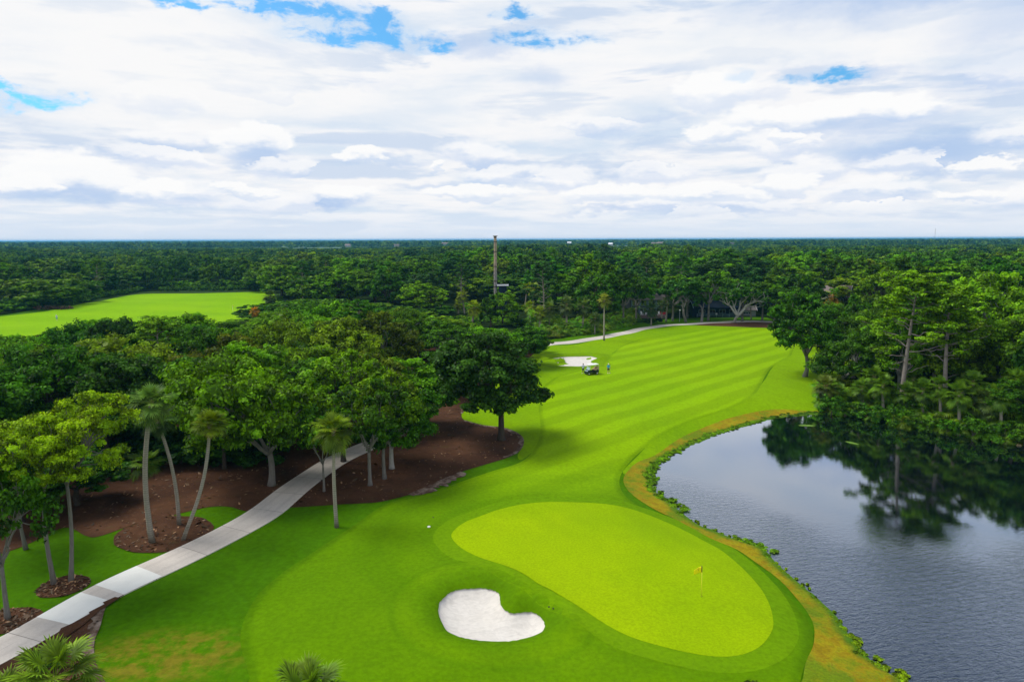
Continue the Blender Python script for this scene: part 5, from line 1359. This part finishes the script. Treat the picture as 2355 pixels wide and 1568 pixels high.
# golf club held in the second golfer's hand
X, Y, z = pb.location; c_ = thing('golf_club', (X, Y, z), R(200), 'thin golf club held upright by the golfer in the blue top', 'golf club')
m_ = MB(); m_.tube([(-.38, .17, .06), (-.37, .13, .95)], [.008, .010], 6); m_.obj('shaft', M['metal'], c_); m_ = MB(); m_.tube([(-.37, .13, .80), (-.368, .125, 1.02)], .016, 6); m_.obj('grip', M['black'], c_)
m_ = MB(); m_.box((-.36, .19, .05), (.10, .04, .06)); m_.obj('club_head', M['metal'], c_)

# golf cart: dark body, white roof on thin posts, fold-down windscreen with its reflection painted pale, tan seats
def golf_cart():
    X, Y, z = at(1360, 860.5); o = thing('golf_cart', (X, Y, z), R(205), 'dark golf cart with white roof and tan seats parked between the two golfers', 'golf cart')
    b = MB()   # x = forwards
    side = [(-1.18, .32), (-1.22, .70), (-1.05, .86), (-.40, .80), (-.30, .42), (.42, .40), (.50, .78), (.62, .96), (.98, .88), (1.20, .62), (1.22, .34)]
    n = len(side); V = []; 
    for yy, f in ((-.60, .96), (-.54, 1.0), (.54, 1.0), (.60, .96)): V += [(a * f, yy, .32 + (c - .32) * f) for a, c in side]
    Q = [(k * n + i, k * n + (i + 1) % n, (k + 1) * n + (i + 1) % n, (k + 1) * n + i) for k in range(3) for i in range(n)]
    T = [(0, i + 1, i) for i in range(1, n - 1)] + [(3 * n, 3 * n + i, 3 * n + i + 1) for i in range(1, n - 1)]
    b.add(V, Q, T); bo = b.obj('body', M['cart_body'], o)
    q = MB(); q.box((-.02, 0, .44), (.86, 1.10, .05)); q.obj('floor_mat', M['black'], o)
    q = MB(); q.box((-.55, 0, .86), (.50, 1.06, .14)); q.box((-.84, 0, 1.10), (.12, 1.06, .42), ry=R(-12)); q.obj('seat', M['seat'], o)
    q = MB(); q.prism([(-1.05, -.60), (.62, -.60), (.80, -.48), (.80, .48), (.62, .60), (-1.05, .60), (-1.15, .48), (-1.15, -.48)], 1.80, 1.86, 'z'); q.obj('roof', M['white'], o)
    for sx, tx in ((.60, .66), (-1.0, -1.08)):
        for s in (-1, 1):
            q = MB(); q.tube([(sx, s * .52, .86), (tx - .06, s * .53, 1.40), (tx - .1, s * .53, 1.81)], .02, 6); q.obj('post', M['white'], o)
    q = MB(); q.box((.70, 0, 1.16), (.03, 1.02, .50), ry=R(-10)); q.obj('windscreen', M['glass'], o)
    q = MB(); q.prism([(.66, .90), (1.16, .66), (1.18, .72), (.70, .98)], -.46, .46, 'y'); q.obj('cowl', M['glass'], o)
    q = MB(); q.tube([(.42 + .17 * math.cos(t) * .5, -.28 + .17 * math.sin(t), 1.05 + .15 * math.cos(t)) for t in np.linspace(0, 6.28, 13)], .015, 5); q.tube([(.60, -.28, .88), (.43, -.28, 1.04)], .02, 6); q.obj('steering_wheel', M['black'], o)
    for sx in (-.80, .86):
        for s in (-1, 1):
            w = link('wheel', None, o, (sx, s * .52, .23)); w.rotation_euler = (R(90), 0, 0)
            t = MB(); t.lathe([(.12, -.09), (.20, -.10), (.23, -.06), (.23, .06), (.20, .10), (.12, .09), (.12, -.09)], 18); t.obj('tyre', M['rubber'], w, True)
            t = MB(); t.lathe([(.0, -.095), (.10, -.085), (.125, -.06), (.125, .06), (.10, .085), (0, .095)], 14); t.obj('rim', M['white'], w, True)
    q = MB(); q.box((-1.14, 0, .92), (.06, 1.0, .05)); q.box((-1.14, 0, 1.32), (.05, 1.0, .04)); q.obj('bag_rack', M['black'], o)
    for s in (-.25, .25):
        g_ = thing('golf_bag', o.matrix_basis @ Vector((-1.24, s, .70)), o.rotation_euler.z, ('tan golf bag strapped on the near rear corner of the cart', 'tan golf bag strapped on the far rear corner of the cart')[s > 0], 'golf bag')
        q = MB(); q.lathe([(0, 0), (.12, 0), (.13, .3), (.13, .62), (.14, .66), (.11, .66), (0, .60)], 12); q.obj('bag', M['seat'], g_, True)
        q = MB(); rr = random.Random(int(s * 10))
        for k in range(6): a, c2 = rr.uniform(-.07, .07), rr.uniform(-.07, .07); q.tube([(a * .5, c2 * .5, .3), (a, c2, .86 + rr.uniform(-.1, .1))], .007, 4); q.box((a, c2, .88), (.05, .03, .05))
        q.obj('clubs', M['metal'], g_)
bpy.context.view_layer.update(); golf_cart()
# flag on the green
X, Y, z = at(1612.5, 1371.5); zg = z + .05
fl = thing('golf_flag', (X, Y, zg), 0, 'yellow flag on a yellow-green pole standing in the putting green', 'golf flag')
m_ = MB(); m_.tube([(0, 0, -.08), (-.04, 0, 1.75)], [.032, .028], 8); m_.obj('pole', M['pole_yellow'], fl, True)
m_ = MB(); m_.tube([(-.04, 0, 1.73), (-.055, 0, 2.16)], .034, 8); m_.obj('pole_sleeve', M['black'], fl, True)
nu, nv = 9, 5; V = []
for k in range(2):
    for i in range(nu):
        for j in range(nv):
            u, v = i / (nu - 1), j / (nv - 1); V.append((-.06 - .52 * u, math.sin(u * 5) * .04 + .006 * k, 2.14 - .46 * v - u * .24 + u * v * .12))
def gq(o_, fl_): return [((o_ + i * nv + j), (o_ + (i + 1) * nv + j), (o_ + (i + 1) * nv + j + 1), (o_ + i * nv + j + 1))[::fl_] for i in range(nu - 1) for j in range(nv - 1)]
n = nu * nv; rim = [(i * nv, i * nv + n, (i + 1) * nv + n, (i + 1) * nv) for i in range(nu - 1)] + [(i * nv + nv - 1, (i + 1) * nv + nv - 1, (i + 1) * nv + nv - 1 + n, i * nv + nv - 1 + n) for i in range(nu - 1)] + [((nu - 1) * nv + j, (nu - 1) * nv + j + n, (nu - 1) * nv + j + 1 + n, (nu - 1) * nv + j + 1) for j in range(nv - 1)]
m_ = MB(); m_.add(V, gq(0, 1) + gq(n, -1) + rim); fb = m_.obj('flag', M['yellow'], fl, True)
m_ = MB()
for pts in ([(-.22, -.055, 1.98), (-.26, -.055, 2.0), (-.31, -.055, 1.97), (-.30, -.055, 1.92), (-.27, -.055, 1.88), (-.275, -.055, 1.82)],): m_.tube([(a, b + math.sin((-.06 - a) / .44 * 5) * .05 + .035, c) for a, b, c in pts], .009, 5)
m_.obj('flag_mark', M['brown_mark'], fb)
m_ = MB(); m_.lathe([(.0, .004), (.054, .004), (.056, .0), (.0, 0)], 18, (0, 0, 0)); hole = m_.obj('cup', M['black'], fl)
# small things on the turf
def disc(x, y, r, mat, label, cat, name, h=.03):
    X, Y, z = at(x, y); m_ = MB(); m_.lathe([(0, h), (r * .8, h), (r, h * .4), (r, -.03), (0, -.03)], 16); o = m_.obj(name, mat, None, True, (X, Y, z + .05)); tag(o, label, cat)
disc(986, 1212, .14, M['white'], 'small white marker disc lying in the mown approach left of the green', 'marker', 'turf_marker', .06)
disc(1262, 1394, .06, M['black'], 'left of two dark sprinkler heads between the near bunker and the green', 'sprinkler', 'sprinkler_head')
disc(1272, 1399, .06, M['black'], 'right of two dark sprinkler heads between the near bunker and the green', 'sprinkler', 'sprinkler_head')
disc(996, 1190, .07, M['black'], 'dark sprinkler head behind the white marker disc', 'sprinkler', 'sprinkler_head')
def stake(x, y, h, label, mat, r=.05, tip=None, name='marker_stake'):
    X, Y, z = at(x, y); o = thing(name, (X, Y, z), 0, label, 'stake'); m_ = MB(); m_.tube([(0, 0, -.1), (0.04, 0, h)], [r, r * .9], 8); m_.obj('post', mat, o)
    m_ = MB(); m_.tube([(.04, 0, h - .02), (.04, 0, h + .30)], r * 1.25, 8); m_.obj('post_cap', tip or M['black'], o)
stake(1877, 921, 1.0, 'white stake with a black top at the corner where bank meets thicket', M['white'], .06)
stake(1241, 802, 1.5, 'dark wooden post where the far cart path comes out of the trees', M['wood_red'], .12, M['wood_red'])
stake(1504, 739, 2.6, 'white lantern post left of the broken-topped trunk by the dark house', M['white'], .07, M['white'], 'lantern_post') if False else None
X, Y, z = at(1562, 740); o = thing('lamp_post', (X, Y, z), 0, 'slim pale lamp post with a small white head beside the grey two-limbed tree', 'lamp post')
m_ = MB(); m_.tube([(0, 0, -.1), (0, 0, 3.2)], .07, 8); m_.obj('post', M['siding_pale'], o); m_ = MB(); m_.lathe([(0, 0), (.2, .03), (.26, .2), (.16, .36), (0, .42)], 10, (0, 0, 3.2)); m_.obj('lamp_head', M['white'], o, True)
X, Y, z = at(535, 716); o = thing('golf_flag', (X, Y, z), 0, 'tiny pale flag standing far off on the left fairway', 'golf flag'); m_ = MB(); m_.tube([(0, 0, 0), (0, 0, 2.1)], .03, 6); m_.obj('pole', M['white'], o); m_ = MB(); m_.box((.28, 0, 1.9), (.5, .02, .36)); m_.obj('flag', M['pole_yellow'], o)
person(131, 737, R(180), 'tiny far-off golfer in pale clothes on the left fairway', M['shirt_pale'], M['shirt_blue'], M['skin'],
  dict(lf=(-.16, .02, .08), rf=(.16, .0, .08), lk=(-.14, .04, .50), rk=(.14, .03, .50), le=(-.34, .0, 1.14), lh=(-.2, .22, 1.0), re=(.34, .02, 1.14), rh=(.2, .24, 1.0)), cap=M['white'])
# tall mottled column with a flared cap
X, Y = ground_at(1139.5, 716); zt = top_height(X, Y, 541.5)
o = thing('tall_column', (X, Y, 0), 0, 'tall mottled stone column with flared flat cap rising above the treetops', 'column')
m_ = MB(); rg = np.random.default_rng(4); zz = np.linspace(-.3, zt - .55, 26); m_.tube([(math.sin(v * .4) * .03, 0, v) for v in zz], .60 - (zz / zt) * .14, 14, True, .07, rg); m_.obj('shaft', M['column'], o, True)
m_ = MB(); m_.lathe([(.46, 0), (.50, .12), (.72, .30), (.80, .34), (.80, .46), (.0, .46)], 16, (0, 0, zt - .55)); m_.obj('capital', M['column'], o)
for v in (5.5, 8.2, zt - 2.2): m_ = MB(); m_.lathe([(.52, 0), (.64, .02), (.64, .20), (.52, .22)], 16, (0, 0, v)); m_.obj('iron_band', M['black'], o)
# far radio mast
X, Y = 2600 * (2139 - 1177) / 1570, 2600; zt = top_height(X, Y, 527)
o = thing('radio_mast', (X, Y, 0), 0, 'hair-thin radio mast far off on the right horizon', 'mast'); m_ = MB()
for a in range(3):
    c1, s1_ = math.cos(a * 2.09) * .8, math.sin(a * 2.09) * .8; m_.tube([(c1, s1_, 0), (c1, s1_, zt)], .16, 4)
for k in range(int(zt / 3)):
    for a in range(3): b2 = (a + 1) % 3; m_.tube([(math.cos(a * 2.09) * .8, math.sin(a * 2.09) * .8, k * 3), (math.cos(b2 * 2.09) * .8, math.sin(b2 * 2.09) * .8, k * 3 + 3)], .07, 3, False)
m_.obj('lattice', M['siding_pale'], o); m_ = MB(); m_.lathe([(0, 0), (.9, .2), (.9, 1.8), (0, 2)], 10, (0, 0, zt)); m_.obj('antenna', M['siding_pale'], o)

# ---- houses
def window(parent, c, w, h, rz=0, cols=2, mat='trim', sill=True):
    """frame with its pane; faces -y, proud of the wall"""
    f = MB(); t = .09
    f.box((0, 0, h / 2), (w + 2 * t, .08, t)); f.box((0, 0, -h / 2), (w + 2 * t, .08, t))
    for s in (-1, 1): f.box((s * (w / 2 + t / 2), 0, 0), (t, .08, h - t))
    for k in range(1, cols): f.box((-w / 2 + w * k / cols, -.005, 0), (.06, .06, h - t))
    fo = f.obj('window', M[mat], parent, loc=c); fo.rotation_euler = (0, 0, rz)
    p = MB(); p.box((0, .03, 0), (w, .02, h)); p.obj('pane', M['pane'], fo)
def gable_roof(parent, w, d, z0, rise, over, mat, trim='trim'):
    m_ = MB(); hw, hd = w / 2 + over, d / 2 + over; t = .18
    for s in (-1, 1): m_.prism([(s * hd, z0 - over * rise / (d / 2)), (0, z0 + rise), (0, z0 + rise + t), (s * hd, z0 - over * rise / (d / 2) + t)], -hw, hw, 'x')
    r_ = m_.obj('roof', M[mat], parent)
    for s in (-1, 1):
        m_ = MB()
        for q in (-1, 1): m_.prism([(q * (hd + .02), z0 - over * rise / (d / 2) - .12), (0, z0 + rise - .06), (0, z0 + rise + .24), (q * (hd + .02), z0 - over * rise / (d / 2) + .22)], s * hw, s * (hw + .07), 'x')
        m_.obj('barge_board', M[trim], r_)
def house_walls(parent, w, d, h, rise, mat):
    m_ = MB(); x, y = w / 2, d / 2
    V = [(-x, -y, -.3), (x, -y, -.3), (x, y, -.3), (-x, y, -.3), (-x, -y, h), (x, -y, h), (x, y, h), (-x, y, h), (-x, 0, h + rise - .03), (x, 0, h + rise - .03)]
    m_.add(V, [(0, 1, 5, 4), (2, 3, 7, 6)], [(1, 2, 6), (1, 6, 5), (5, 6, 9), (3, 0, 4), (3, 4, 7), (7, 4, 8)]); m_.obj('wall', M[mat], parent)
# deck house
X, Y = ground_at(1488, 731); zt = top_height(X, Y + 4, 663)
h1 = thing('house', (X, Y + 5.5, 0), R(4), 'two-storey grey house with glazed front and raised mauve deck behind the palms', 'house')
W1, D1, Hh = 10.5, 9.0, zt - 3.0
house_walls(h1, W1, D1, Hh, 2.6, 'siding'); gable_roof(h1, W1, D1, Hh, 2.6, .6, 'roof', 'trim_blue')
for k in range(4):
    for lv, hh in ((2.0, 1.9), (4.6, 1.9)): window(h1, (-W1 / 2 + 1.3 + k * 2.55, -D1 / 2 - .05, lv), 1.9, hh, 0, 2, 'trim_blue')
m_ = MB()
for k in range(5): m_.box((-W1 / 2 + .1 + k * 2.55, -D1 / 2 - .08, 3.0), (.14, .10, 5.6))
m_.obj('corner_board', M['trim_blue'], h1)
m_ = MB(); m_.box((0, -D1 / 2 - 2.0, .95), (W1 - .5, 3.9, .14)); dk_ = m_.obj('deck', M['deck'], h1)
m_ = MB()
for k in range(6): m_.box((-W1 / 2 + .5 + k * 1.9, -D1 / 2 - 3.8, .40), (.14, .14, .96))
m_.box((0, -D1 / 2 - 3.84, .55), (W1 - .6, .05, .66)); m_.obj('deck_skirt', M['deck'], dk_)
m_ = MB()
for k in range(6): m_.box((-W1 / 2 - .2 - .35 * k, -D1 / 2 - 2.2, .86 - .16 * k), (.36, 1.6, .10))
m_.prism([(-W1 / 2 - 2.3, -.1), (-W1 / 2, .85), (-W1 / 2, 1.1), (-W1 / 2 - 2.3, .15)], -D1 / 2 - 3.1, -D1 / 2 - 3.02, 'y'); m_.tube([(-W1 / 2, -D1 / 2 - 3.06, 1.95), (-W1 / 2 - 2.3, -D1 / 2 - 3.06, .95)], .06, 6)
m_.obj('stairs', M['trim'], dk_)
bpy.context.view_layer.update(); MW = h1.matrix_basis.copy()
def adirondack(lx, ly, rz, label):
    p = MW @ Vector((lx, ly, 1.02)); o = thing('deck_chair', p, rz, label, 'chair')
    m_ = MB(); m_.box((0, 0, .36), (.56, .55, .05), rx=R(-10)); m_.obj('seat', M['white'], o)
    m_ = MB()
    for k in range(5): m_.box(((k - 2) * .115, .36, .78), (.10, .03, .95 - abs(k - 2) * .06), rx=R(-18))
    m_.obj('backrest', M['white'], o)
    for sx in (-1, 1):
        m_ = MB(); m_.box((sx * .34, .0, .58), (.12, .66, .03)); m_.obj('armrest', M['white'], o)
        for sy, hh in ((-.25, .56), (.28, .40)): m_ = MB(); m_.box((sx * .31, sy, hh / 2), (.05, .08, hh)); m_.obj('leg', M['white'], o)
fy = -D1 / 2 - 2.9
for lx, rz, lab in ((-2.6, R(20), 'leftmost white slatted chair on the mauve deck'), (-1.2, R(12), 'second white slatted chair from the left on the mauve deck'), (.9, R(-8), 'white slatted chair behind the left red cushion on the deck'), (2.7, R(5), 'rightmost white slatted chair on the mauve deck')): adirondack(lx, fy, rz, lab)
for lx, lab in ((.2, 'red cushioned bench in the middle of the deck'), (3.9, 'red cushioned bench at the right end of the deck')):
    o = thing('bench', MW @ Vector((lx, fy - .3, 1.02)), R(4), lab, 'bench'); m_ = MB(); m_.box((0, 0, .42), (1.7, .7, .16)); m_.box((0, .32, .72), (1.7, .14, .45)); m_.obj('cushion', M['red'], o)
    m_ = MB(); m_.box((0, 0, .30), (1.6, .64, .06))
    for sx in (-.7, .7):
        for sy in (-.25, .25): m_.box((sx, sy, .14), (.07, .07, .28))
    m_.obj('frame', M['wood_red'], o)
# dark low house / car port
X, Y = ground_at(1655, 731)
h2 = thing('house', (X, Y + 6, 0), R(-3), 'low dark navy house with a railed porch behind the bleached oak', 'house')
W2, D2 = 13.5, 8.0
house_walls(h2, W2, D2, 3.1, 1.4, 'navy'); gable_roof(h2, W2, D2, 3.1, 1.4, .7, 'navy', 'trim_blue')
for k in range(4): window(h2, (-W2 / 2 + 2 + k * 3.1, -D2 / 2 - .05, 1.8), 1.8, 1.1, 0, 2, 'trim_blue')
m_ = MB(); m_.box((0, -D2 / 2 - 1.4, .30), (W2, 2.7, .16)); pd = m_.obj('porch', M['navy'], h2)
m_ = MB()
for zz_ in (.75, 1.0, 1.25): m_.box((0, -D2 / 2 - 2.7, zz_), (W2, .05, .06))
for k in range(8): m_.box((-W2 / 2 + k * W2 / 7, -D2 / 2 - 2.7, .85), (.09, .09, .95))
m_.obj('railing', M['trim_blue'], pd)
m_ = MB(); m_.box((-.8, -D2 / 2 - 2.1, 1.2), (.5, .1, .55)); m_.obj('porch_sign', M['white'], h2)
X, Y = ground_at(1723, 731)
h3 = thing('garden_shed', (X, Y + 3.5, 0), R(-6), 'small pale grey shed with a white railing right of the bleached oak', 'shed')
house_walls(h3, 5.2, 3.6, 2.2, 1.0, 'siding_pale'); gable_roof(h3, 5.2, 3.6, 2.2, 1.0, .3, 'roof')
window(h3, (0, -1.86, 1.3), 2.4, .7, 0, 3)
# roofs showing out of the woods
def roof_house(x, y, ytop, w, d, rz, roof, wall, rise, label, trim='trim', nwin=3):
    X, Y = ground_at(x, y); zt = top_height(X, Y, ytop); o = thing('house', (X, Y, 0), rz, label, 'house')
    house_walls(o, w, d, zt - rise, rise, wall); gable_roof(o, w, d, zt - rise, rise, .5, roof, trim)
    for k in range(nwin): window(o, (-w / 3 + k * w / 3, -d / 2 - .05, zt - rise - 1.5), 1.3, 1.2)
roof_house(1918, 732, 657, 7.5, 7.0, R(-32), 'roof_tan', 'siding_pale', 2.7, 'mauve gabled roof with white edging showing above trees behind the fairway oak')
roof_house(1156, 716, 655, 2.6, 2.4, R(2), 'siding_pale', 'navy', .25, 'flat white roof edge at the foot of the tall column', nwin=0)
roof_house(860, 604, 580.5, 13, 10, R(8), 'trim', 'siding_pale', .6, 'pale flat-roofed building peeping over the treetops left of the tall column')
# far tiered building
X, Y = 1500 * (1672 - 1177) / 1570, 1500
o = thing('tiered_building', (X, Y, 0), R(4), 'hazy tiered pink building beyond the woods right of centre', 'building')
for k, (w, z0_, h_) in enumerate(((46, 0, 9.5), (34, 9.5, 2.6), (22, 12.1, 2.4))):
    m_ = MB(); m_.box((0, 0, z0_ + h_ / 2), (w, 16 - k * 2, h_)); wl = m_.obj('storey', M['roof_tan'], o)
    m_ = MB(); m_.box((0, 0, z0_ + h_ + .2), (w + 1.5, 17 - k * 2, .4)); m_.obj('cornice', M['trim'], wl)
    m_ = MB(); m_.box((0, -8 + k - .06, z0_ + h_ * .55), (w * .9, .12, h_ * .3)); m_.obj('window', M['pane'], wl)
# pale roofs of the far town
rt = random.Random(8)
for i in range(9):
    d = rt.uniform(1100, 2600); x = rt.choice([180, 290, 420, 560, 700, 790, 930, 1030, 1290, 1340, 1420, 1500, 1590, 1740]) + rt.uniform(-20, 20); X = d * (x - 1177) / 1570
    o = thing('house', (X, d, 0), rt.uniform(-.6, .6), 'pale far-off house barely showing among the hazy woods', 'house', 'pale houses far off in the woods'); w, dd_ = rt.uniform(9, 17), rt.uniform(8, 11)
    house_walls(o, w, dd_, 10 + rt.uniform(0, 3), 3.0, 'siding_pale'); gable_roof(o, w, dd_, 10.5 + rt.uniform(0, 3), 3.0, .5, 'roof_tan' if rt.random() < .75 else 'trim')

# ---- plants along the shore
def strip_foliage(name, pts, rng, r0, r1, size, col, label, step=.7, lift=.05, spread=.3, zlev=WZ, per=90, flat=.16):
    C = [ground_at(*p, zlev) for p in pts]; lobes = []
    for i in range(len(C) - 1):
        a, b = np.array(C[i]), np.array(C[i + 1]); n = max(1, int(np.linalg.norm(b - a) / step))
        for j in range(n):
            q = a + (b - a) * (j + rng.random()) / n + rng.normal(0, spread, 2); r_ = rng.uniform(r0, r1); lobes.append(((q[0], q[1], zlev + lift + r_ * .08), r_ * .8))
    o = link(name, foliage(lobes, rng, 4, per, size, flat, up=.8, core=False).mesh(name, (M['leaf'],))); o.color = (*col, 1); o['kind'] = 'stuff'; o['label'] = label
rg = np.random.default_rng(12); G1 = (.12, .245, .002); G2 = (.17, .27, .002)
strip_foliage('shore_weeds', [(1745,968),(1700,980),(1654,992),(1600,1012),(1560,1030),(1530,1050),(1508,1066),(1492,1086),(1488,1100),(1492,1118),(1500,1132)], rg, .25, .55, .085, G1, 'ragged green weeds along the curved near shore', .22)
strip_foliage('shore_weeds', [(1500,1070),(1496,1090),(1503,1110),(1508,1128)], rg, .25, .55, .085, G1, 'weeds', .4, spread=.3)
strip_foliage('shore_weeds', [(1505,1135),(1530,1150),(1555,1165),(1572,1180)], rg, .4, .7, .09, G1, 'weeds', .35, spread=.3)
strip_foliage('shore_weeds', [(1580,1190),(1640,1217),(1680,1233)], rg, .08, .16, .09, G2, 'weeds', .5, spread=.2)
strip_foliage('shore_weeds', [(1690,1238),(1720,1246),(1750,1258),(1768,1282)], rg, .3, .5, .085, G1, 'weeds', .3, spread=.25)
strip_foliage('shore_weeds', [(1775,1290),(1810,1320),(1865,1366),(1910,1408),(1938,1446)], rg, .08, .16, .09, G2, 'weeds', .35, spread=.2)
strip_foliage('shore_weeds', [(1944,1450),(1962,1480),(1976,1500),(2010,1525),(2050,1545),(2080,1570),(2130,1610)], rg, .22, .42, .085, G2, 'weeds', .25, spread=.3)
strip_foliage('shore_weeds', [(1760,962),(1800,957),(1868,951),(1920,952),(1990,960),(2080,976),(2160,990),(2260,1008),(2354,1020)], rg, .2, .45, .2, (.05, .12, .008), 'low green weeds at the water line under the far thicket', .5, spread=.3)
# litter on the mulch: bark chips, leaves and twigs
rl = np.random.default_rng(31); n_ = 9000; bx = rl.uniform(-75, 15, n_); by = rl.uniform(38, 110, n_)
ok = (inside(floor, bx, by) & ~inside(path_poly, bx, by)) ; bx, by = bx[ok], by[ok]
for p_ in (bed1, bed2, bed3, leftbed):
    x0_, y0_ = p_.min(0); x1_, y1_ = p_.max(0); k_ = 260; ax_, ay_ = rl.uniform(x0_, x1_, k_), rl.uniform(y0_, y1_, k_); ok = inside(p_, ax_, ay_) & ~inside(path_poly, ax_, ay_); bx = np.concatenate([bx, ax_[ok]]); by = np.concatenate([by, ay_[ok]])
cc = np.column_stack([bx, by, height(bx, by) + .085]); nn_ = np.column_stack([rl.normal(0, .4, (len(cc), 2)), np.ones(len(cc))])
V_, Q_ = cards(cc, nn_, rl.uniform(.05, .20, len(cc)) * (1 + (rl.random(len(cc)) < .04) * 1.2), rl, 2.2)
M['litter'] = leaf_mat('dry_litter', .1, 2.2)
lt_ = MB().add(V_, Q_, a=np.repeat(np.clip(rl.beta(1.2, 2.2, len(cc)), 0, 1), 4)).obj('leaf_litter', M['litter']); lt_.color = (.17, .10, .065, 1); lt_['kind'] = 'stuff'; lt_['label'] = 'bark chips and dry leaves on the mulch'
def pad(x0, y0, x1, y1, seed, label):
    rr = np.random.default_rng(seed); a = np.array(ground_at(x0, y0, WZ)); b = np.array(ground_at(x1, y1, WZ)); L = np.linalg.norm(b - a); u = (b - a) / L; n = np.array([-u[1], u[0]]); c0 = (a + b) / 2
    V = []; N = 30
    for z_ in (.03, -.03):
        for k in range(N):
            t = 2 * math.pi * k / N; r_ = 1 + .22 * math.sin(k * 2.3 + seed) * rr.random(); V.append((*(c0 + u * math.cos(t) * L / 2 * r_ + n * math.sin(t) * L * .20 * r_), WZ + z_))
    T = [(0, k, k + 1) for k in range(1, N - 1)]; Q = [(k, k + N, (k + 1) % N + N, (k + 1) % N) for k in range(N)]
    o = MB().add(V, Q, T).obj('floating_weed', M['pad']); tag(o, label, 'floating weed')
M['pad'] = simple('floating_weed', (.10, .19, .02), .8, .2, .5, 1.6, bump=.03)
pad(1836, 978, 1874, 979, 1, 'pale green raft of weed floating just below the end of the brown bank')
pad(1945, 1015, 1974, 1022, 2, 'small green raft of weed alone on the dark reflection')
pad(2205, 998, 2262, 1006, 3, 'long raft of weed under the thicket at the right')
pad(2290, 1014, 2352, 1024, 4, 'raft of weed touching the right edge of the frame')
# haze: the air over the whole scene
m = bpy.data.materials.new('haze_air'); m.use_nodes = True; nt = m.node_tree; nt.nodes.clear(); pv = nt.nodes.new('ShaderNodeVolumePrincipled'); out = nt.nodes.new('ShaderNodeOutputMaterial')
pv.inputs['Color'].default_value = (.16, .58, 1.0, 1); pv.inputs['Density'].default_value = 9e-5; pv.inputs['Anisotropy'].default_value = .2; nt.links.new(pv.outputs[0], out.inputs['Volume'])
hb = MB(); hb.box((0, 7000, 13.5), (34000, 21000, 35)); haze = hb.obj('haze', m); haze['kind'] = 'stuff'; haze['label'] = 'thin blue air over the woods'
